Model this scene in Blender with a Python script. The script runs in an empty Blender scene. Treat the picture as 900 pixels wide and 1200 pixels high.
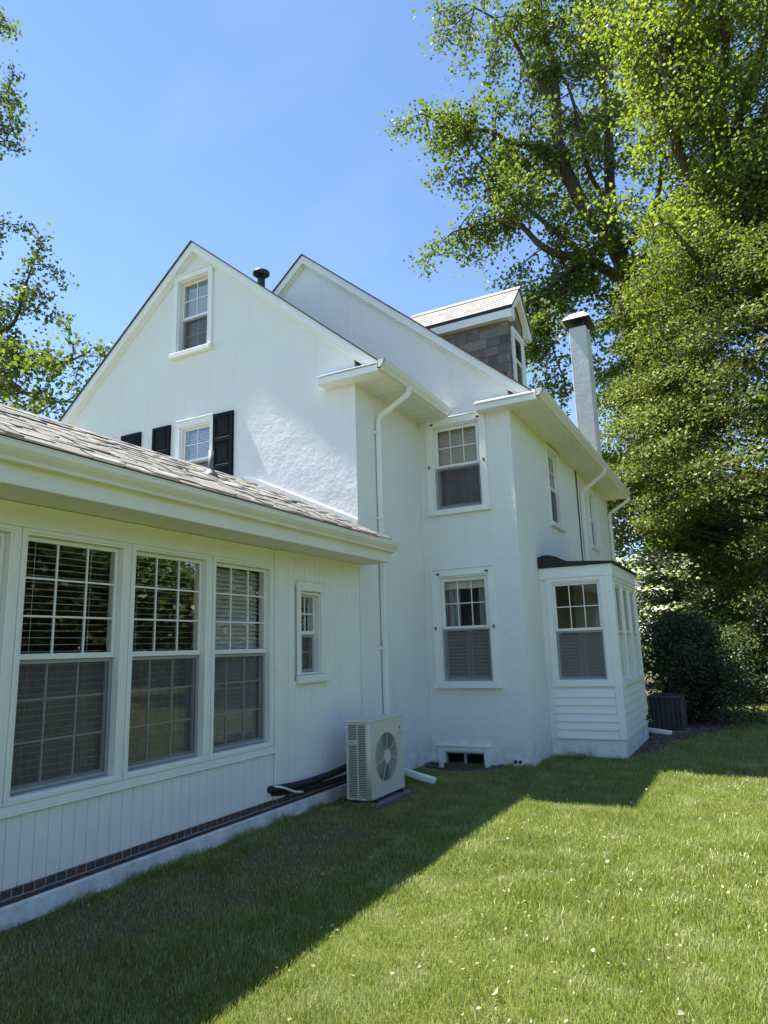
import bpy, bmesh, math, random
import numpy as np
from mathutils import Vector, Matrix
from mathutils.geometry import tessellate_polygon
rnd = random.Random(7)
rng = np.random.default_rng(7)
S = bpy.context.scene
COL = S.collection

# ------------------------------------------------------------------ camera
EYE = Vector((0, 0, 1.6))
CAM_R = Matrix(((0.88425, 0.11755, 0.45198), (0.46601, -0.15974, -0.87023), (-0.03010, 0.98014, -0.19603)))
cam = bpy.data.cameras.new('camera')
cam.sensor_fit = 'HORIZONTAL'; cam.sensor_width = 36; cam.lens = 36 * 803 / 900
cam.clip_start = .05; cam.clip_end = 3000
camo = bpy.data.objects.new('camera', cam); COL.objects.link(camo)
cols = [Vector((CAM_R[0][i], CAM_R[1][i], CAM_R[2][i])) for i in range(3)]
cols[0].normalize(); cols[1] = (cols[1] - cols[0] * cols[0].dot(cols[1])).normalized(); cols[2] = cols[0].cross(cols[1])
camo.matrix_world = Matrix.Translation(EYE) @ Matrix((cols[0], cols[1], cols[2])).transposed().to_4x4()
S.camera = camo

# ------------------------------------------------------------------ sky, sun, exposure
SUN_TRAVEL = Vector((0.477, 0.040, -1.0)).normalized()          # the way the light goes
to_sun = -SUN_TRAVEL
W = bpy.data.worlds.new('World'); S.world = W; W.use_nodes = True
nt = W.node_tree; nt.nodes.clear()
sky = nt.nodes.new('ShaderNodeTexSky'); sky.sky_type = 'NISHITA'; sky.sun_disc = False
sky.sun_elevation = math.asin(to_sun.z); sky.sun_rotation = math.atan2(to_sun.x, to_sun.y)
sky.air_density = 1.0; sky.dust_density = 0.0; sky.ozone_density = 4.0
bg = nt.nodes.new('ShaderNodeBackground'); bg.inputs['Strength'].default_value = 0.080
wo = nt.nodes.new('ShaderNodeOutputWorld')
tc = nt.nodes.new('ShaderNodeTexCoord'); mp_ = nt.nodes.new('ShaderNodeMapping'); mp_.inputs['Scale'].default_value = (1.2, 4.5, 2.2); mp_.inputs['Rotation'].default_value = (.3, .5, .9)
nz = nt.nodes.new('ShaderNodeTexNoise'); nz.inputs['Scale'].default_value = 1.7; nz.inputs['Detail'].default_value = 7; nz.inputs['Roughness'].default_value = .55; nz.inputs['Distortion'].default_value = .4
cr = nt.nodes.new('ShaderNodeMapRange'); cr.inputs['From Min'].default_value = .50; cr.inputs['From Max'].default_value = .85; cr.inputs['To Max'].default_value = .05
mxs = nt.nodes.new('ShaderNodeMix'); mxs.data_type = 'RGBA'; mxs.inputs[7].default_value = (6.5, 7.0, 7.6, 1)      # thin high cirrus
nt.links.new(tc.outputs['Generated'], mp_.inputs[0]); nt.links.new(mp_.outputs[0], nz.inputs['Vector']); nt.links.new(nz.outputs['Fac'], cr.inputs[0]); nt.links.new(cr.outputs[0], mxs.inputs[0]); nt.links.new(sky.outputs[0], mxs.inputs[6])
nt.links.new(mxs.outputs[2], bg.inputs[0]); nt.links.new(bg.outputs[0], wo.inputs[0])
sun = bpy.data.lights.new('sun', 'SUN'); sun.energy = 5.0; sun.angle = math.radians(.5); sun.color = (1, .95, .87)
suno = bpy.data.objects.new('sun', sun); COL.objects.link(suno)
suno.rotation_euler = SUN_TRAVEL.to_track_quat('-Z', 'Y').to_euler(); suno.location = (-20, 0, 40)
S.view_settings.view_transform = 'Standard'; S.view_settings.look = 'None'
S.view_settings.gamma = 1; S.view_settings.exposure = 1.65
S.view_settings.use_curve_mapping = False

# ------------------------------------------------------------------ materials
def lin(c): return tuple((x / 12.92 if x <= .04045 else ((x + .055) / 1.055) ** 2.4) for x in c)
class NT:
    def __init__(s, name):
        s.m = bpy.data.materials.new(name); s.m.use_nodes = True; s.t = s.m.node_tree; s.t.nodes.clear()
        s.out = s.t.nodes.new('ShaderNodeOutputMaterial')
    def n(s, ty, **kw):
        x = s.t.nodes.new(ty)
        for k, v in kw.items():
            if k in x.inputs: x.inputs[k].default_value = v
            else: setattr(x, k, v)
        return x
    def l(s, a, b): s.t.links.new(a, b)
    def coord(s, which='Object'): return s.n('ShaderNodeTexCoord').outputs[which]
    def pos(s): return s.n('ShaderNodeNewGeometry').outputs['Position']
    def ramp(s, fac, stops):
        r = s.n('ShaderNodeValToRGB'); e = r.color_ramp.elements
        while len(e) < len(stops): e.new(.5)
        for i, (p, c) in enumerate(stops): e[i].position = p; e[i].color = (*c[:3], 1)
        s.l(fac, r.inputs[0]); return r.outputs[0]
    def noise(s, vec, scale, detail=4, rough=.55):
        x = s.n('ShaderNodeTexNoise', Scale=scale, Detail=detail, Roughness=rough); s.l(vec, x.inputs['Vector']); return x.outputs['Fac']
    def mix(s, fac, a, b, typ='MIX'):
        x = s.n('ShaderNodeMix', data_type='RGBA', blend_type=typ)
        for v, i in ((fac, 0), (a, 6), (b, 7)):
            if hasattr(v, 'is_linked'): s.l(v, x.inputs[i])
            else: x.inputs[i].default_value = v if i == 0 else (*v[:3], 1)
        return x.outputs[2]
    def bump(s, h, strength=.3, dist=.01, normal=None):
        b = s.n('ShaderNodeBump', Strength=strength, Distance=dist); s.l(h, b.inputs['Height'])
        if normal: s.l(normal, b.inputs['Normal'])
        return b.outputs[0]
    def pr(s, col, rough=.6, normal=None, metal=0, spec=.5):
        p = s.n('ShaderNodeBsdfPrincipled')
        if hasattr(col, 'is_linked'): s.l(col, p.inputs['Base Color'])
        else: p.inputs['Base Color'].default_value = (*col[:3], 1)
        if hasattr(rough, 'is_linked'): s.l(rough, p.inputs['Roughness'])
        else: p.inputs['Roughness'].default_value = rough
        p.inputs['Metallic'].default_value = metal; p.inputs['Specular IOR Level'].default_value = spec
        if normal: s.l(normal, p.inputs['Normal'])
        s.l(p.outputs[0], s.out.inputs[0]); return p
M = {}
def plain(name, c, rough=.5, var=.08, scale=9, bumps=.0, bscale=80, metal=0, spec=.5):
    k = NT(name); p = k.pos(); f = k.noise(p, scale, 5)
    c1 = tuple(x * (1 - var) for x in c); c2 = tuple(min(1, x * (1 + var)) for x in c)
    col = k.ramp(f, [(.3, c1), (.7, c2)])
    nrm = k.bump(k.noise(p, bscale, 3), bumps, .004) if bumps else None
    k.pr(col, rough, nrm, metal, spec); M[name] = k.m; return k.m
def stucco(name, c, coarse=.5):
    k = NT(name); p = k.pos()
    a = k.noise(p, 1.1, 5, .6); b = k.noise(p, 14, 4, .6)
    col = k.mix(.5, k.ramp(a, [(.3, tuple(x * .95 for x in c)), (.7, c)]), k.ramp(b, [(.3, tuple(x * .97 for x in c)), (.7, c)]))
    # faint grime streaks that run down from the eaves
    mp = k.n('ShaderNodeMapping'); mp.inputs['Scale'].default_value = (5, 5, .35); k.l(p, mp.inputs[0])
    st = k.noise(mp.outputs[0], 1.6, 4)
    col = k.mix(k.ramp(st, [(.56, (0, 0, 0)), (.8, (.2, .2, .2))]), col, (.58, .57, .53))
    sp_ = k.n('ShaderNodeSeparateXYZ'); k.l(p, sp_.inputs[0]); mr = k.n('ShaderNodeMapRange'); mr.inputs[1].default_value = .02; mr.inputs[2].default_value = .42; mr.inputs[3].default_value = 1.25; mr.inputs[4].default_value = 0; k.l(sp_.outputs[2], mr.inputs[0])
    mm = k.n('ShaderNodeMath', operation='MULTIPLY'); k.l(mr.outputs[0], mm.inputs[0]); k.l(k.ramp(k.noise(p, 5, 6, .7), [(.42, (0, 0, 0)), (.75, (.55, .55, .55))]), mm.inputs[1])
    col = k.mix(mm.outputs[0], col, (.27, .24, .18))        # soil splashed up on the foot of the walls
    n1 = k.bump(k.noise(p, 3.2, 5, .65), .55 * coarse, .05)
    n2 = k.bump(k.noise(p, 22, 5, .7), .5 * coarse, .012, n1)
    n3 = k.bump(k.noise(p, 130, 2, .6), .25, .003, n2)
    k.pr(col, .85, n3, 0, .25); M[name] = k.m
stucco('stucco', (.80, .80, .79), .95)
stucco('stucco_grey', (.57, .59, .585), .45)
plain('white_trim', (.82, .82, .80), .42, .03, 4, .05, 60)
plain('white_siding', (.82, .82, .80), .5, .03, 3, .06, 90)
plain('cream_metal', (.78, .77, .72), .4, .04, 3)
plain('vinyl', (.80, .80, .78), .32, .02, 6)
plain('soffit', (.76, .75, .68), .5, .03, 4)
plain('grey_screen_frame', (.30, .31, .32), .45, .05)
plain('black_paint', (.006, .0065, .010), .5, .15, 30, .05, 200, 0, .12)
plain('black_metal', (.02, .02, .022), .45, .2, 20)
plain('black_rubber', (.015, .015, .016), .65, .2, 25, .1, 120)
plain('dark_membrane', (.018, .018, .02), .75, .25, 12, .2, 150)
plain('roof_dark', (.05, .047, .045), .9, .35, 25, .4, 220)
plain('pale_cap', (.72, .73, .73), .3, .04, 10, 0, 80, .4)
plain('concrete', (.15, .145, .13), .9, .18, 14, .4, 120)
plain('well_plastic', (.07, .08, .09), .6, .2, 10, .1, 60)
plain('unit_beige', (.62, .595, .525), .38, .03, 5)
plain('unit_grille', (.55, .54, .50), .45, .04)
plain('unit_dark', (.03, .032, .035), .6, .2)
plain('fan_grey', (.30, .30, .29), .5, .1)
plain('logo_dark', (.05, .05, .05), .5, .1)
plain('logo_grey', (.30, .30, .29), .5, .1)
plain('condenser_grey', (.045, .05, .055), .5, .15)
plain('grey_pipe', (.13, .14, .14), .5, .12, 18)
plain('interior', (.30, .27, .23), .8, .1)
plain('interior_dark', (.09, .085, .08), .9, .1)
plain('floor_wood', (.22, .13, .07), .5, .2)
plain('blind', (.78, .77, .73), .5, .05)
plain('hardware', (.03, .028, .025), .5, .2)
plain('brass', (.25, .17, .07), .4, .2, 10, 0, 80, .8)
plain('cable', (.10, .10, .10), .6, .1)
plain('white_pipe', (.74, .75, .76), .35, .05)
def brickmat():
    k = NT('brick'); p = k.pos(); oi = k.n('ShaderNodeObjectInfo').outputs['Random']
    base = k.ramp(oi, [(0, (.060, .036, .032)), (.5, (.095, .050, .042)), (1, (.080, .056, .050))])
    col = k.mix(k.ramp(k.noise(p, 60, 5), [(.45, (0, 0, 0)), (.75, (.5, .5, .5))]), base, (.16, .12, .11))
    k.pr(col, .85, k.bump(k.noise(p, 150, 4), .5, .004)); M['brick'] = k.m
brickmat()
plain('mortar', (.33, .31, .28), .95, .2, 40, .4, 160)
def shingle(name, stops, speck):
    k = NT(name); p = k.pos(); oi = k.n('ShaderNodeObjectInfo').outputs['Random']
    at = k.n('ShaderNodeAttribute', attribute_name='tint').outputs['Fac']
    ad = k.n('ShaderNodeMath', operation='ADD'); k.l(oi, ad.inputs[0]); k.l(at, ad.inputs[1])
    fr = k.n('ShaderNodeMath', operation='FRACT'); k.l(ad.outputs[0], fr.inputs[0])
    base = k.ramp(fr.outputs[0], stops)
    g = k.noise(p, 420, 3, .7); col = k.mix(k.ramp(g, [(.40, (0, 0, 0)), (.65, (.35, .35, .35))]), base, speck)
    st = k.noise(p, 5, 5, .6); col = k.mix(k.ramp(st, [(.45, (0, 0, 0)), (.75, (.55, .55, .55))]), col, (.10, .09, .08))
    k.pr(col, .92, k.bump(g, .6, .004), 0, .2); M[name] = k.m
shingle('shingle_tan', [(0, (.065, .062, .057)), (.2, (.165, .16, .147)), (.5, (.235, .228, .21)), (.75, (.12, .115, .105)), (1, (.30, .29, .268))], (.27, .262, .244))
shingle('shingle_pale', [(0, (.26, .255, .235)), (.5, (.33, .325, .30)), (1, (.29, .283, .26))], (.36, .35, .33))
shingle('slate', [(0, (.085, .08, .085)), (.3, (.24, .215, .18)), (.6, (.13, .118, .13)), (1, (.33, .29, .235))], (.20, .19, .18))
def glassmat(name, tint=.95, boost=.32):
    k = NT(name); p = k.pos()
    tr = k.n('ShaderNodeBsdfTransparent'); tr.inputs[0].default_value = (tint, tint, tint * .99, 1)
    gl = k.n('ShaderNodeBsdfGlossy', Roughness=.004); gl.inputs[0].default_value = (.95, .97, 1, 1)
    k.l(k.bump(k.noise(p, 1.3, 2), .008, .02), gl.inputs['Normal'])
    f = k.n('ShaderNodeFresnel', IOR=1.5); m = k.n('ShaderNodeMath', operation='MULTIPLY'); m.inputs[1].default_value = boost
    k.l(f.outputs[0], m.inputs[0]); mx = k.n('ShaderNodeMixShader')
    k.l(m.outputs[0], mx.inputs[0]); k.l(tr.outputs[0], mx.inputs[1]); k.l(gl.outputs[0], mx.inputs[2]); k.l(mx.outputs[0], k.out.inputs[0]); M[name] = k.m
glassmat('glass')
def screenmat():
    k = NT('screen'); tr = k.n('ShaderNodeBsdfTransparent'); d = k.n('ShaderNodeBsdfDiffuse'); d.inputs[0].default_value = (.13, .13, .135, 1)
    mx = k.n('ShaderNodeMixShader'); mx.inputs[0].default_value = .30
    k.l(tr.outputs[0], mx.inputs[1]); k.l(d.outputs[0], mx.inputs[2]); k.l(mx.outputs[0], k.out.inputs[0]); M['screen'] = k.m
screenmat()
def clothmat(name, c, sc):
    k = NT(name); p = k.pos(); mp = k.n('ShaderNodeMapping'); mp.inputs['Scale'].default_value = sc; k.l(p, mp.inputs[0])
    f = k.noise(mp.outputs[0], 7, 5, .6); col = k.ramp(f, [(.25, tuple(x * .55 for x in c)), (.75, tuple(x * 1.3 for x in c))])
    k.pr(col, .9, None, 0, .1); M[name] = k.m
clothmat('curtain_brown', (.40, .31, .265), (1, 5, 1.2))
clothmat('curtain_grey', (.40, .41, .43), (5, 5, .6))
def leafmat(name, stops, trans=.40, gloss=.035):
    k = NT(name); at = k.n('ShaderNodeAttribute', attribute_name='tint').outputs['Fac']
    col = k.ramp(at, stops)
    d = k.n('ShaderNodeBsdfDiffuse'); t = k.n('ShaderNodeBsdfTranslucent'); g = k.n('ShaderNodeBsdfGlossy', Roughness=.5)
    k.l(col, d.inputs[0]); tc = k.mix(1, col, (1.0, 1.05, .45), 'MULTIPLY'); 
    tc2 = k.mix(1, tc, (1.7, 1.7, 1.7), 'MULTIPLY'); k.l(tc2, t.inputs[0]); g.inputs[0].default_value = (.9, .95, .9, 1)
    a = k.n('ShaderNodeMixShader'); a.inputs[0].default_value = trans; k.l(d.outputs[0], a.inputs[1]); k.l(t.outputs[0], a.inputs[2])
    b = k.n('ShaderNodeMixShader'); b.inputs[0].default_value = gloss; k.l(a.outputs[0], b.inputs[1]); k.l(g.outputs[0], b.inputs[2])
    k.l(b.outputs[0], k.out.inputs[0]); M[name] = k.m
leafmat('leaf_tulip', [(0, (.055, .088, .018)), (.5, (.095, .13, .028)), (1, (.155, .185, .045))], .45)
leafmat('leaf_bright', [(0, (.085, .125, .020)), (.5, (.14, .18, .030)), (1, (.20, .235, .045))], .5)
leafmat('leaf_beech', [(0, (.045, .070, .018)), (.5, (.115, .142, .034)), (1, (.25, .27, .075))], .30, .02)
leafmat('leaf_dark', [(0, (.018, .030, .012)), (.6, (.035, .050, .020)), (1, (.06, .075, .03))], .2, .04)
leafmat('leaf_mid', [(0, (.045, .075, .02)), (.5, (.075, .12, .03)), (1, (.12, .17, .045))], .3)
leafmat('petal_white', [(0, (.38, .46, .28)), (.5, (.60, .64, .50)), (1, (.72, .74, .66))], .25, .02)
leafmat('leaf_red', [(0, (.06, .03, .03)), (.5, (.13, .05, .05)), (1, (.22, .09, .09))], .3)
leafmat('fallen', [(0, (.22, .20, .11)), (.4, (.32, .30, .19)), (.75, (.26, .21, .13)), (1, (.15, .09, .045))], .2, .04)
def barkmat():
    k = NT('bark'); p = k.pos(); mp = k.n('ShaderNodeMapping'); mp.inputs['Scale'].default_value = (6, 6, 1.2); k.l(p, mp.inputs[0])
    f = k.noise(mp.outputs[0], 4, 6, .65); k.pr(k.ramp(f, [(.3, (.035, .028, .022)), (.7, (.12, .10, .08))]), .95, k.bump(f, .8, .03), 0, .15); M['bark'] = k.m
barkmat()
def grassmat():
    k = NT('grass'); p = k.pos(); at = k.n('ShaderNodeAttribute', attribute_name='tint').outputs['Fac']
    c = k.ramp(at, [(0, (.11, .165, .020)), (.45, (.21, .275, .036)), (.8, (.34, .395, .075)), (.93, (.44, .48, .17)), (.95, (.22, .17, .09)), (1, (.44, .38, .21))])
    f = k.noise(p, .9, 4, .6); c = k.mix(k.ramp(f, [(.35, (0, 0, 0)), (.7, (.55, .55, .55))]), c, (.31, .38, .075))
    f2 = k.noise(p, 3.1, 4, .6); c = k.mix(k.ramp(f2, [(.47, (0, 0, 0)), (.70, (.7, .7, .7))]), c, (.47, .51, .22))
    d = k.n('ShaderNodeBsdfDiffuse'); t = k.n('ShaderNodeBsdfTranslucent'); g = k.n('ShaderNodeBsdfGlossy', Roughness=.35)
    k.l(c, d.inputs[0]); k.l(c, t.inputs[0])
    a = k.n('ShaderNodeMixShader'); a.inputs[0].default_value = .35; k.l(d.outputs[0], a.inputs[1]); k.l(t.outputs[0], a.inputs[2])
    b = k.n('ShaderNodeMixShader'); b.inputs[0].default_value = .07; k.l(a.outputs[0], b.inputs[1]); k.l(g.outputs[0], b.inputs[2])
    k.l(b.outputs[0], k.out.inputs[0]); M['grass'] = k.m
    k = NT('lawn'); p = k.pos(); f = k.noise(p, 1.2, 6, .6); g = k.noise(p, 30, 5, .7)
    c = k.mix(g, (.075, .10, .02), (.14, .155, .045)); c = k.mix(k.ramp(f, [(.45, (0, 0, 0)), (.7, (.6, .6, .6))]), c, (.085, .075, .04))
    sx = k.n('ShaderNodeSeparateXYZ'); k.l(p, sx.inputs[0]); d1 = k.n('ShaderNodeMath', operation='ADD'); d1.inputs[1].default_value = 3.6; k.l(sx.outputs[0], d1.inputs[0])
    d2 = k.n('ShaderNodeMath', operation='ABSOLUTE'); k.l(d1.outputs[0], d2.inputs[0]); worn = k.n('ShaderNodeMapRange'); worn.inputs[1].default_value = .25; worn.inputs[2].default_value = .75; worn.inputs[3].default_value = 1; worn.inputs[4].default_value = 0; k.l(d2.outputs[0], worn.inputs[0])
    c = k.mix(worn.outputs[0], c, (.15, .115, .07))      # bare worn soil along the extension
    k.pr(c, .95, k.bump(g, .8, .03), 0, .1); M['lawn'] = k.m
    k = NT('gravel'); p = k.pos(); v = k.n('ShaderNodeTexVoronoi', Scale=38); k.l(p, v.inputs['Vector'])
    c = k.mix(.35, v.outputs['Color'], (.2, .18, .15)); c = k.mix(1, c, (.24, .205, .165), 'MULTIPLY')
    k.pr(c, .95, k.bump(v.outputs['Distance'], .8, .02), 0, .2); M['gravel'] = k.m
    k = NT('pebble'); at = k.n('ShaderNodeAttribute', attribute_name='tint').outputs['Fac']
    k.pr(k.ramp(at, [(0, (.06, .048, .036)), (.5, (.12, .098, .075)), (1, (.22, .19, .155))]), .85, None, 0, .3); M['pebble'] = k.m
grassmat()

# ------------------------------------------------------------------ object helpers
def wm(o):
    m = Matrix.Translation(o.location) if o.rotation_mode else Matrix()
    m = Matrix.LocRotScale(o.location, o.rotation_euler, o.scale)
    return wm(o.parent) @ o.matrix_parent_inverse @ m if o.parent else m
def adopt(o, parent):
    if parent is not None:
        o.parent = parent; o.matrix_parent_inverse = wm(parent).inverted()
def tag(o, label=None, cat=None, group=None, kind=None):
    for k, v in (('label', label), ('category', cat), ('group', group), ('kind', kind)):
        if v: o[k] = v
    return o
def thing(name, loc, label, cat, group=None):
    o = bpy.data.objects.new(name, None); o.empty_display_size = .2; o.location = loc; COL.objects.link(o)
    return tag(o, label, cat, group)
def link(name, me, mat, parent=None, loc=(0, 0, 0), rot=(0, 0, 0), scale=(1, 1, 1)):
    if mat and not me.materials: me.materials.append(M[mat])
    o = bpy.data.objects.new(name, me); o.location = loc; o.rotation_euler = rot; o.scale = scale; COL.objects.link(o)
    adopt(o, parent); return o
def FX(x): return lambda u, v, w: (x + w, u, v)                    # a wall that faces +X: u runs along Y
def FY(y): return lambda u, v, w: (u, y - w, v)                    # a wall that faces -Y: u runs along X
def FZ(z): return lambda u, v, w: (u, v, z + w)
class MB:
    def __init__(s): s.v = []; s.f = []
    def box(s, fr, u0, u1, v0, v1, w0, w1):
        b = len(s.v)
        for w in (w0, w1):
            for (u, v) in ((u0, v0), (u1, v0), (u1, v1), (u0, v1)): s.v.append(fr(u, v, w))
        s.f += [tuple(b + i for i in q) for q in ((0, 1, 2, 3), (4, 5, 6, 7), (0, 1, 5, 4), (1, 2, 6, 5), (2, 3, 7, 6), (3, 0, 4, 7))]; return s
    def b(s, x0, x1, y0, y1, z0, z1): return s.box(FZ(0), x0, x1, y0, y1, z0, z1)
    def prism(s, fr, pts, w0, w1, holes=()):
        loops = [list(pts)] + [list(h) if len(h) > 4 else [(h[0], h[2]), (h[0], h[3]), (h[1], h[3]), (h[1], h[2])] for h in holes]
        tris = tessellate_polygon([[Vector((p[0], p[1], 0)) for p in l] for l in loops])
        flat = [p for l in loops for p in l]; base = len(s.v); n = len(flat)
        s.v += [fr(p[0], p[1], w0) for p in flat] + [fr(p[0], p[1], w1) for p in flat]
        for t in tris: s.f.append(tuple(base + i for i in t)); s.f.append(tuple(base + n + i for i in reversed(t)))
        k = 0
        for l in loops:
            m = len(l)
            for i in range(m):
                a, c = base + k + i, base + k + (i + 1) % m; s.f.append((a, c, c + n, a + n))
            k += m
        return s
    def tube(s, pts, rad, sides=8, sq=None):
        pts = [Vector(p) for p in pts]; base = len(s.v); up = Vector((0, 0, 1)); pr = None
        for i, p in enumerate(pts):
            d = (pts[min(i + 1, len(pts) - 1)] - pts[max(i - 1, 0)]).normalized()
            if pr is None: pr = d.orthogonal().normalized() if sq is None else (Vector(sq) - d * Vector(sq).dot(d)).normalized()
            else: pr = (pr - d * pr.dot(d)).normalized()
            q = d.cross(pr); r = rad[i] if isinstance(rad, (list, tuple)) else rad
            for k in range(sides):
                a = 2 * math.pi * (k + .5) / sides; ca, sa = math.cos(a), math.sin(a)
                if sq is not None: e = .35; ca = math.copysign(abs(ca) ** e, ca); sa = math.copysign(abs(sa) ** e, sa) * .78
                s.v.append(tuple(p + pr * (r * ca) + q * (r * sa)))
        n = len(pts)
        for i in range(n - 1):
            for k in range(sides):
                a = base + i * sides + k; b = base + i * sides + (k + 1) % sides; s.f.append((a, b, b + sides, a + sides))
        s.f.append(tuple(base + k for k in reversed(range(sides)))); s.f.append(tuple(base + (n - 1) * sides + k for k in range(sides))); return s
    def mesh(s, name, bevel=0, smooth=False, origin=None):
        bm = bmesh.new(); vs = [bm.verts.new(Vector(v) - origin if origin is not None else v) for v in s.v]
        for f in s.f:
            try: bm.faces.new([vs[i] for i in f])
            except ValueError: pass
        bmesh.ops.recalc_face_normals(bm, faces=bm.faces)
        if bevel: bmesh.ops.bevel(bm, geom=list(bm.edges), offset=bevel, segments=1, affect='EDGES', profile=.7, clamp_overlap=True)
        me = bpy.data.meshes.new(name); bm.to_mesh(me); bm.free()
        if smooth:
            for p in me.polygons: p.use_smooth = True
        return me
    def build(s, name, mat, parent=None, bevel=0, smooth=False):
        a = np.array(s.v); o = Vector(((a[:, 0].min() + a[:, 0].max()) / 2, (a[:, 1].min() + a[:, 1].max()) / 2, a[:, 2].min()))
        return link(name, s.mesh(name, bevel, smooth, o), mat, parent, o)
_box = {}
def piece(name, mat, parent, c, dims, bevel=.003, rot=(0, 0, 0)):
    """one small bevelled block; equal blocks share mesh data"""
    k = (round(dims[0], 4), round(dims[1], 4), round(dims[2], 4), mat, bevel)
    if k not in _box:
        _box[k] = MB().b(-dims[0] / 2, dims[0] / 2, -dims[1] / 2, dims[1] / 2, -dims[2] / 2, dims[2] / 2).mesh(name, bevel); _box[k].materials.append(M[mat])
    return link(name, _box[k], None, parent, c, rot)
def np_mesh(name, V, F, tint=None, mat=None):
    V = np.asarray(V, np.float32); F = np.asarray(F, np.int32); me = bpy.data.meshes.new(name); k = F.shape[1]
    me.vertices.add(len(V)); me.vertices.foreach_set('co', V.ravel()); me.loops.add(F.size); me.loops.foreach_set('vertex_index', F.ravel())
    me.polygons.add(len(F)); me.polygons.foreach_set('loop_start', np.arange(0, F.size, k, dtype=np.int32))
    me.update(calc_edges=True)
    if tint is not None:
        a = me.attributes.new('tint', 'FLOAT', 'FACE'); a.data.foreach_set('value', np.asarray(tint, np.float32))
    if mat: me.materials.append(M[mat])
    return me
def path_round(pts, r=.06, n=4):
    pts = [Vector(p) for p in pts]; out = [pts[0]]
    for a, b, c in zip(pts, pts[1:], pts[2:]):
        d1 = (a - b); d2 = (c - b); rr = min(r, d1.length * .45, d2.length * .45); p, q = b + d1.normalized() * rr, b + d2.normalized() * rr
        for i in range(n + 1):
            t = i / n; out.append(p * (1 - t) ** 2 + b * 2 * t * (1 - t) + q * t * t)
    return out + [pts[-1]]
# ------------------------------------------------------------------ ground
XS, YW, YM, XM, YE = -4.24, 7.44, 9.42, -2.76, 17.1
WELL = [(-3.735 + .53 * math.cos(a), 9.40 - .50 * math.sin(a) ** .8) for a in [math.pi * k / 20 for k in range(21)]]
g = MB().prism(FZ(0), [(-900, -900), (900, -900), (900, 900), (-900, 900)], -.5, -.004, [[(x, y) for x, y in WELL]]).build('lawn', 'lawn'); tag(g, kind='structure')
gb = MB().prism(FZ(0), [(-2.72, 10.36), (-1.78, 10.38), (-1.50, 10.6), (-1.30, 11.6), (-1.05, 12.8), (-.75, 13.8), (-.5, 15.0), (-.6, 16.4), (-1.2, 17.0), (-2.7, 17.0)], -.05, .002).build('gravel_bed', 'gravel'); tag(gb, kind='structure')

# ------------------------------------------------------------------ the house
HOUSE = thing('white_house', (-4.24, 7.44, 0), 'white stuccoed two-storey house with gabled wings and a low windowed extension', 'house')
def part(name, mb, mat, parent=None, bevel=0, smooth=False, label=None):
    o = mb.build(name, mat, parent or HOUSE, bevel, smooth)
    if label: o['label'] = label
    return o
WING_AP, WING_S = (-7.10, 8.04), .85
MAIN_AP, MAIN_S = (-6.35, 8.63), .863
def wz(x, d=0): return WING_AP[1] - WING_S * abs(x - WING_AP[0]) - d
def mz(x, d=0): return MAIN_AP[1] - MAIN_S * abs(x - MAIN_AP[0]) - d

def ring(mb, fr, u0, u1, v0, v1, t, w0, w1, tb=None, tt=None):
    """a rectangular frame of four butted bars, outer size given"""
    tb = t if tb is None else tb; tt = t if tt is None else tt
    mb.box(fr, u0, u1, v0, v0 + tb, w0, w1); mb.box(fr, u0, u1, v1 - tt, v1, w0, w1)
    mb.box(fr, u0, u0 + t, v0 + tb, v1 - tt, w0, w1); mb.box(fr, u1 - t, u1, v0 + tb, v1 - tt, w0, w1); return mb
def lites(win, fr, u0, u1, v0, v1, cols, rows, w, mun=.013, proud=.007, one=False):
    """panes, each its own slab of glass, and the bars between them"""
    cw = (u1 - u0 - mun * (cols - 1)) / cols; rh = (v1 - v0 - mun * (rows - 1)) / rows
    for i in range(cols):
        for j in range(rows):
            a = u0 + i * (cw + mun); b = v0 + j * (rh + mun)
            MB().box(fr, a, a + cw, b, b + rh, w - .002, w + .002).build('pane', 'glass', win)
    if cols * rows > 1:
        mb = MB()
        for i in range(1, cols): a = u0 + i * (cw + mun) - mun; mb.box(fr, a, a + mun, v0, v1, w - .006, w + proud)
        for j in range(1, rows):
            b = v0 + j * (rh + mun) - mun
            for i in range(cols): a = u0 + i * (cw + mun); mb.box(fr, a, a + cw, b, b + mun, w - .006, w + proud)
        mb.build('muntin_bars', 'vinyl', win)
def slats(win, fr, u0, u1, v0, v1, w, pitch=.045, depth=.04, tilt=.2, single=True, mat='blind', gap=0):
    n = int((v1 - v0) / pitch); mb = MB(); me = None
    for i in range(n):
        v = v0 + (i + .5) * pitch; t = tilt + rnd.uniform(-.03, .03); c, s_ = math.cos(t) * depth / 2, math.sin(t) * depth / 2
        pts = [(-c, -s_), (c, s_), (c, s_ + .0025), (-c, -s_ + .0025)]
        m = mb if not single else MB(); base = len(m.v)
        for u in (u0, u1):
            for (dw, dv) in pts: m.v.append(fr(u, v + dv, w + dw))
        m.f += [tuple(base + k for k in q) for q in ((0, 1, 2, 3), (4, 5, 6, 7), (0, 1, 5, 4), (1, 2, 6, 5), (2, 3, 7, 6), (3, 0, 4, 7))]
        if single: m.build('blind_slat', mat, win)
    if not single: mb.build('blind', mat, win)
    else:
        mb = MB()
        for u in (u0 + (u1 - u0) * .2, u0 + (u1 - u0) * .8): mb.box(fr, u - .0012, u + .0012, v0, v1, w - .002 + depth / 2, w + depth / 2)
        mb.build('blind_cord', mat, win)
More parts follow.
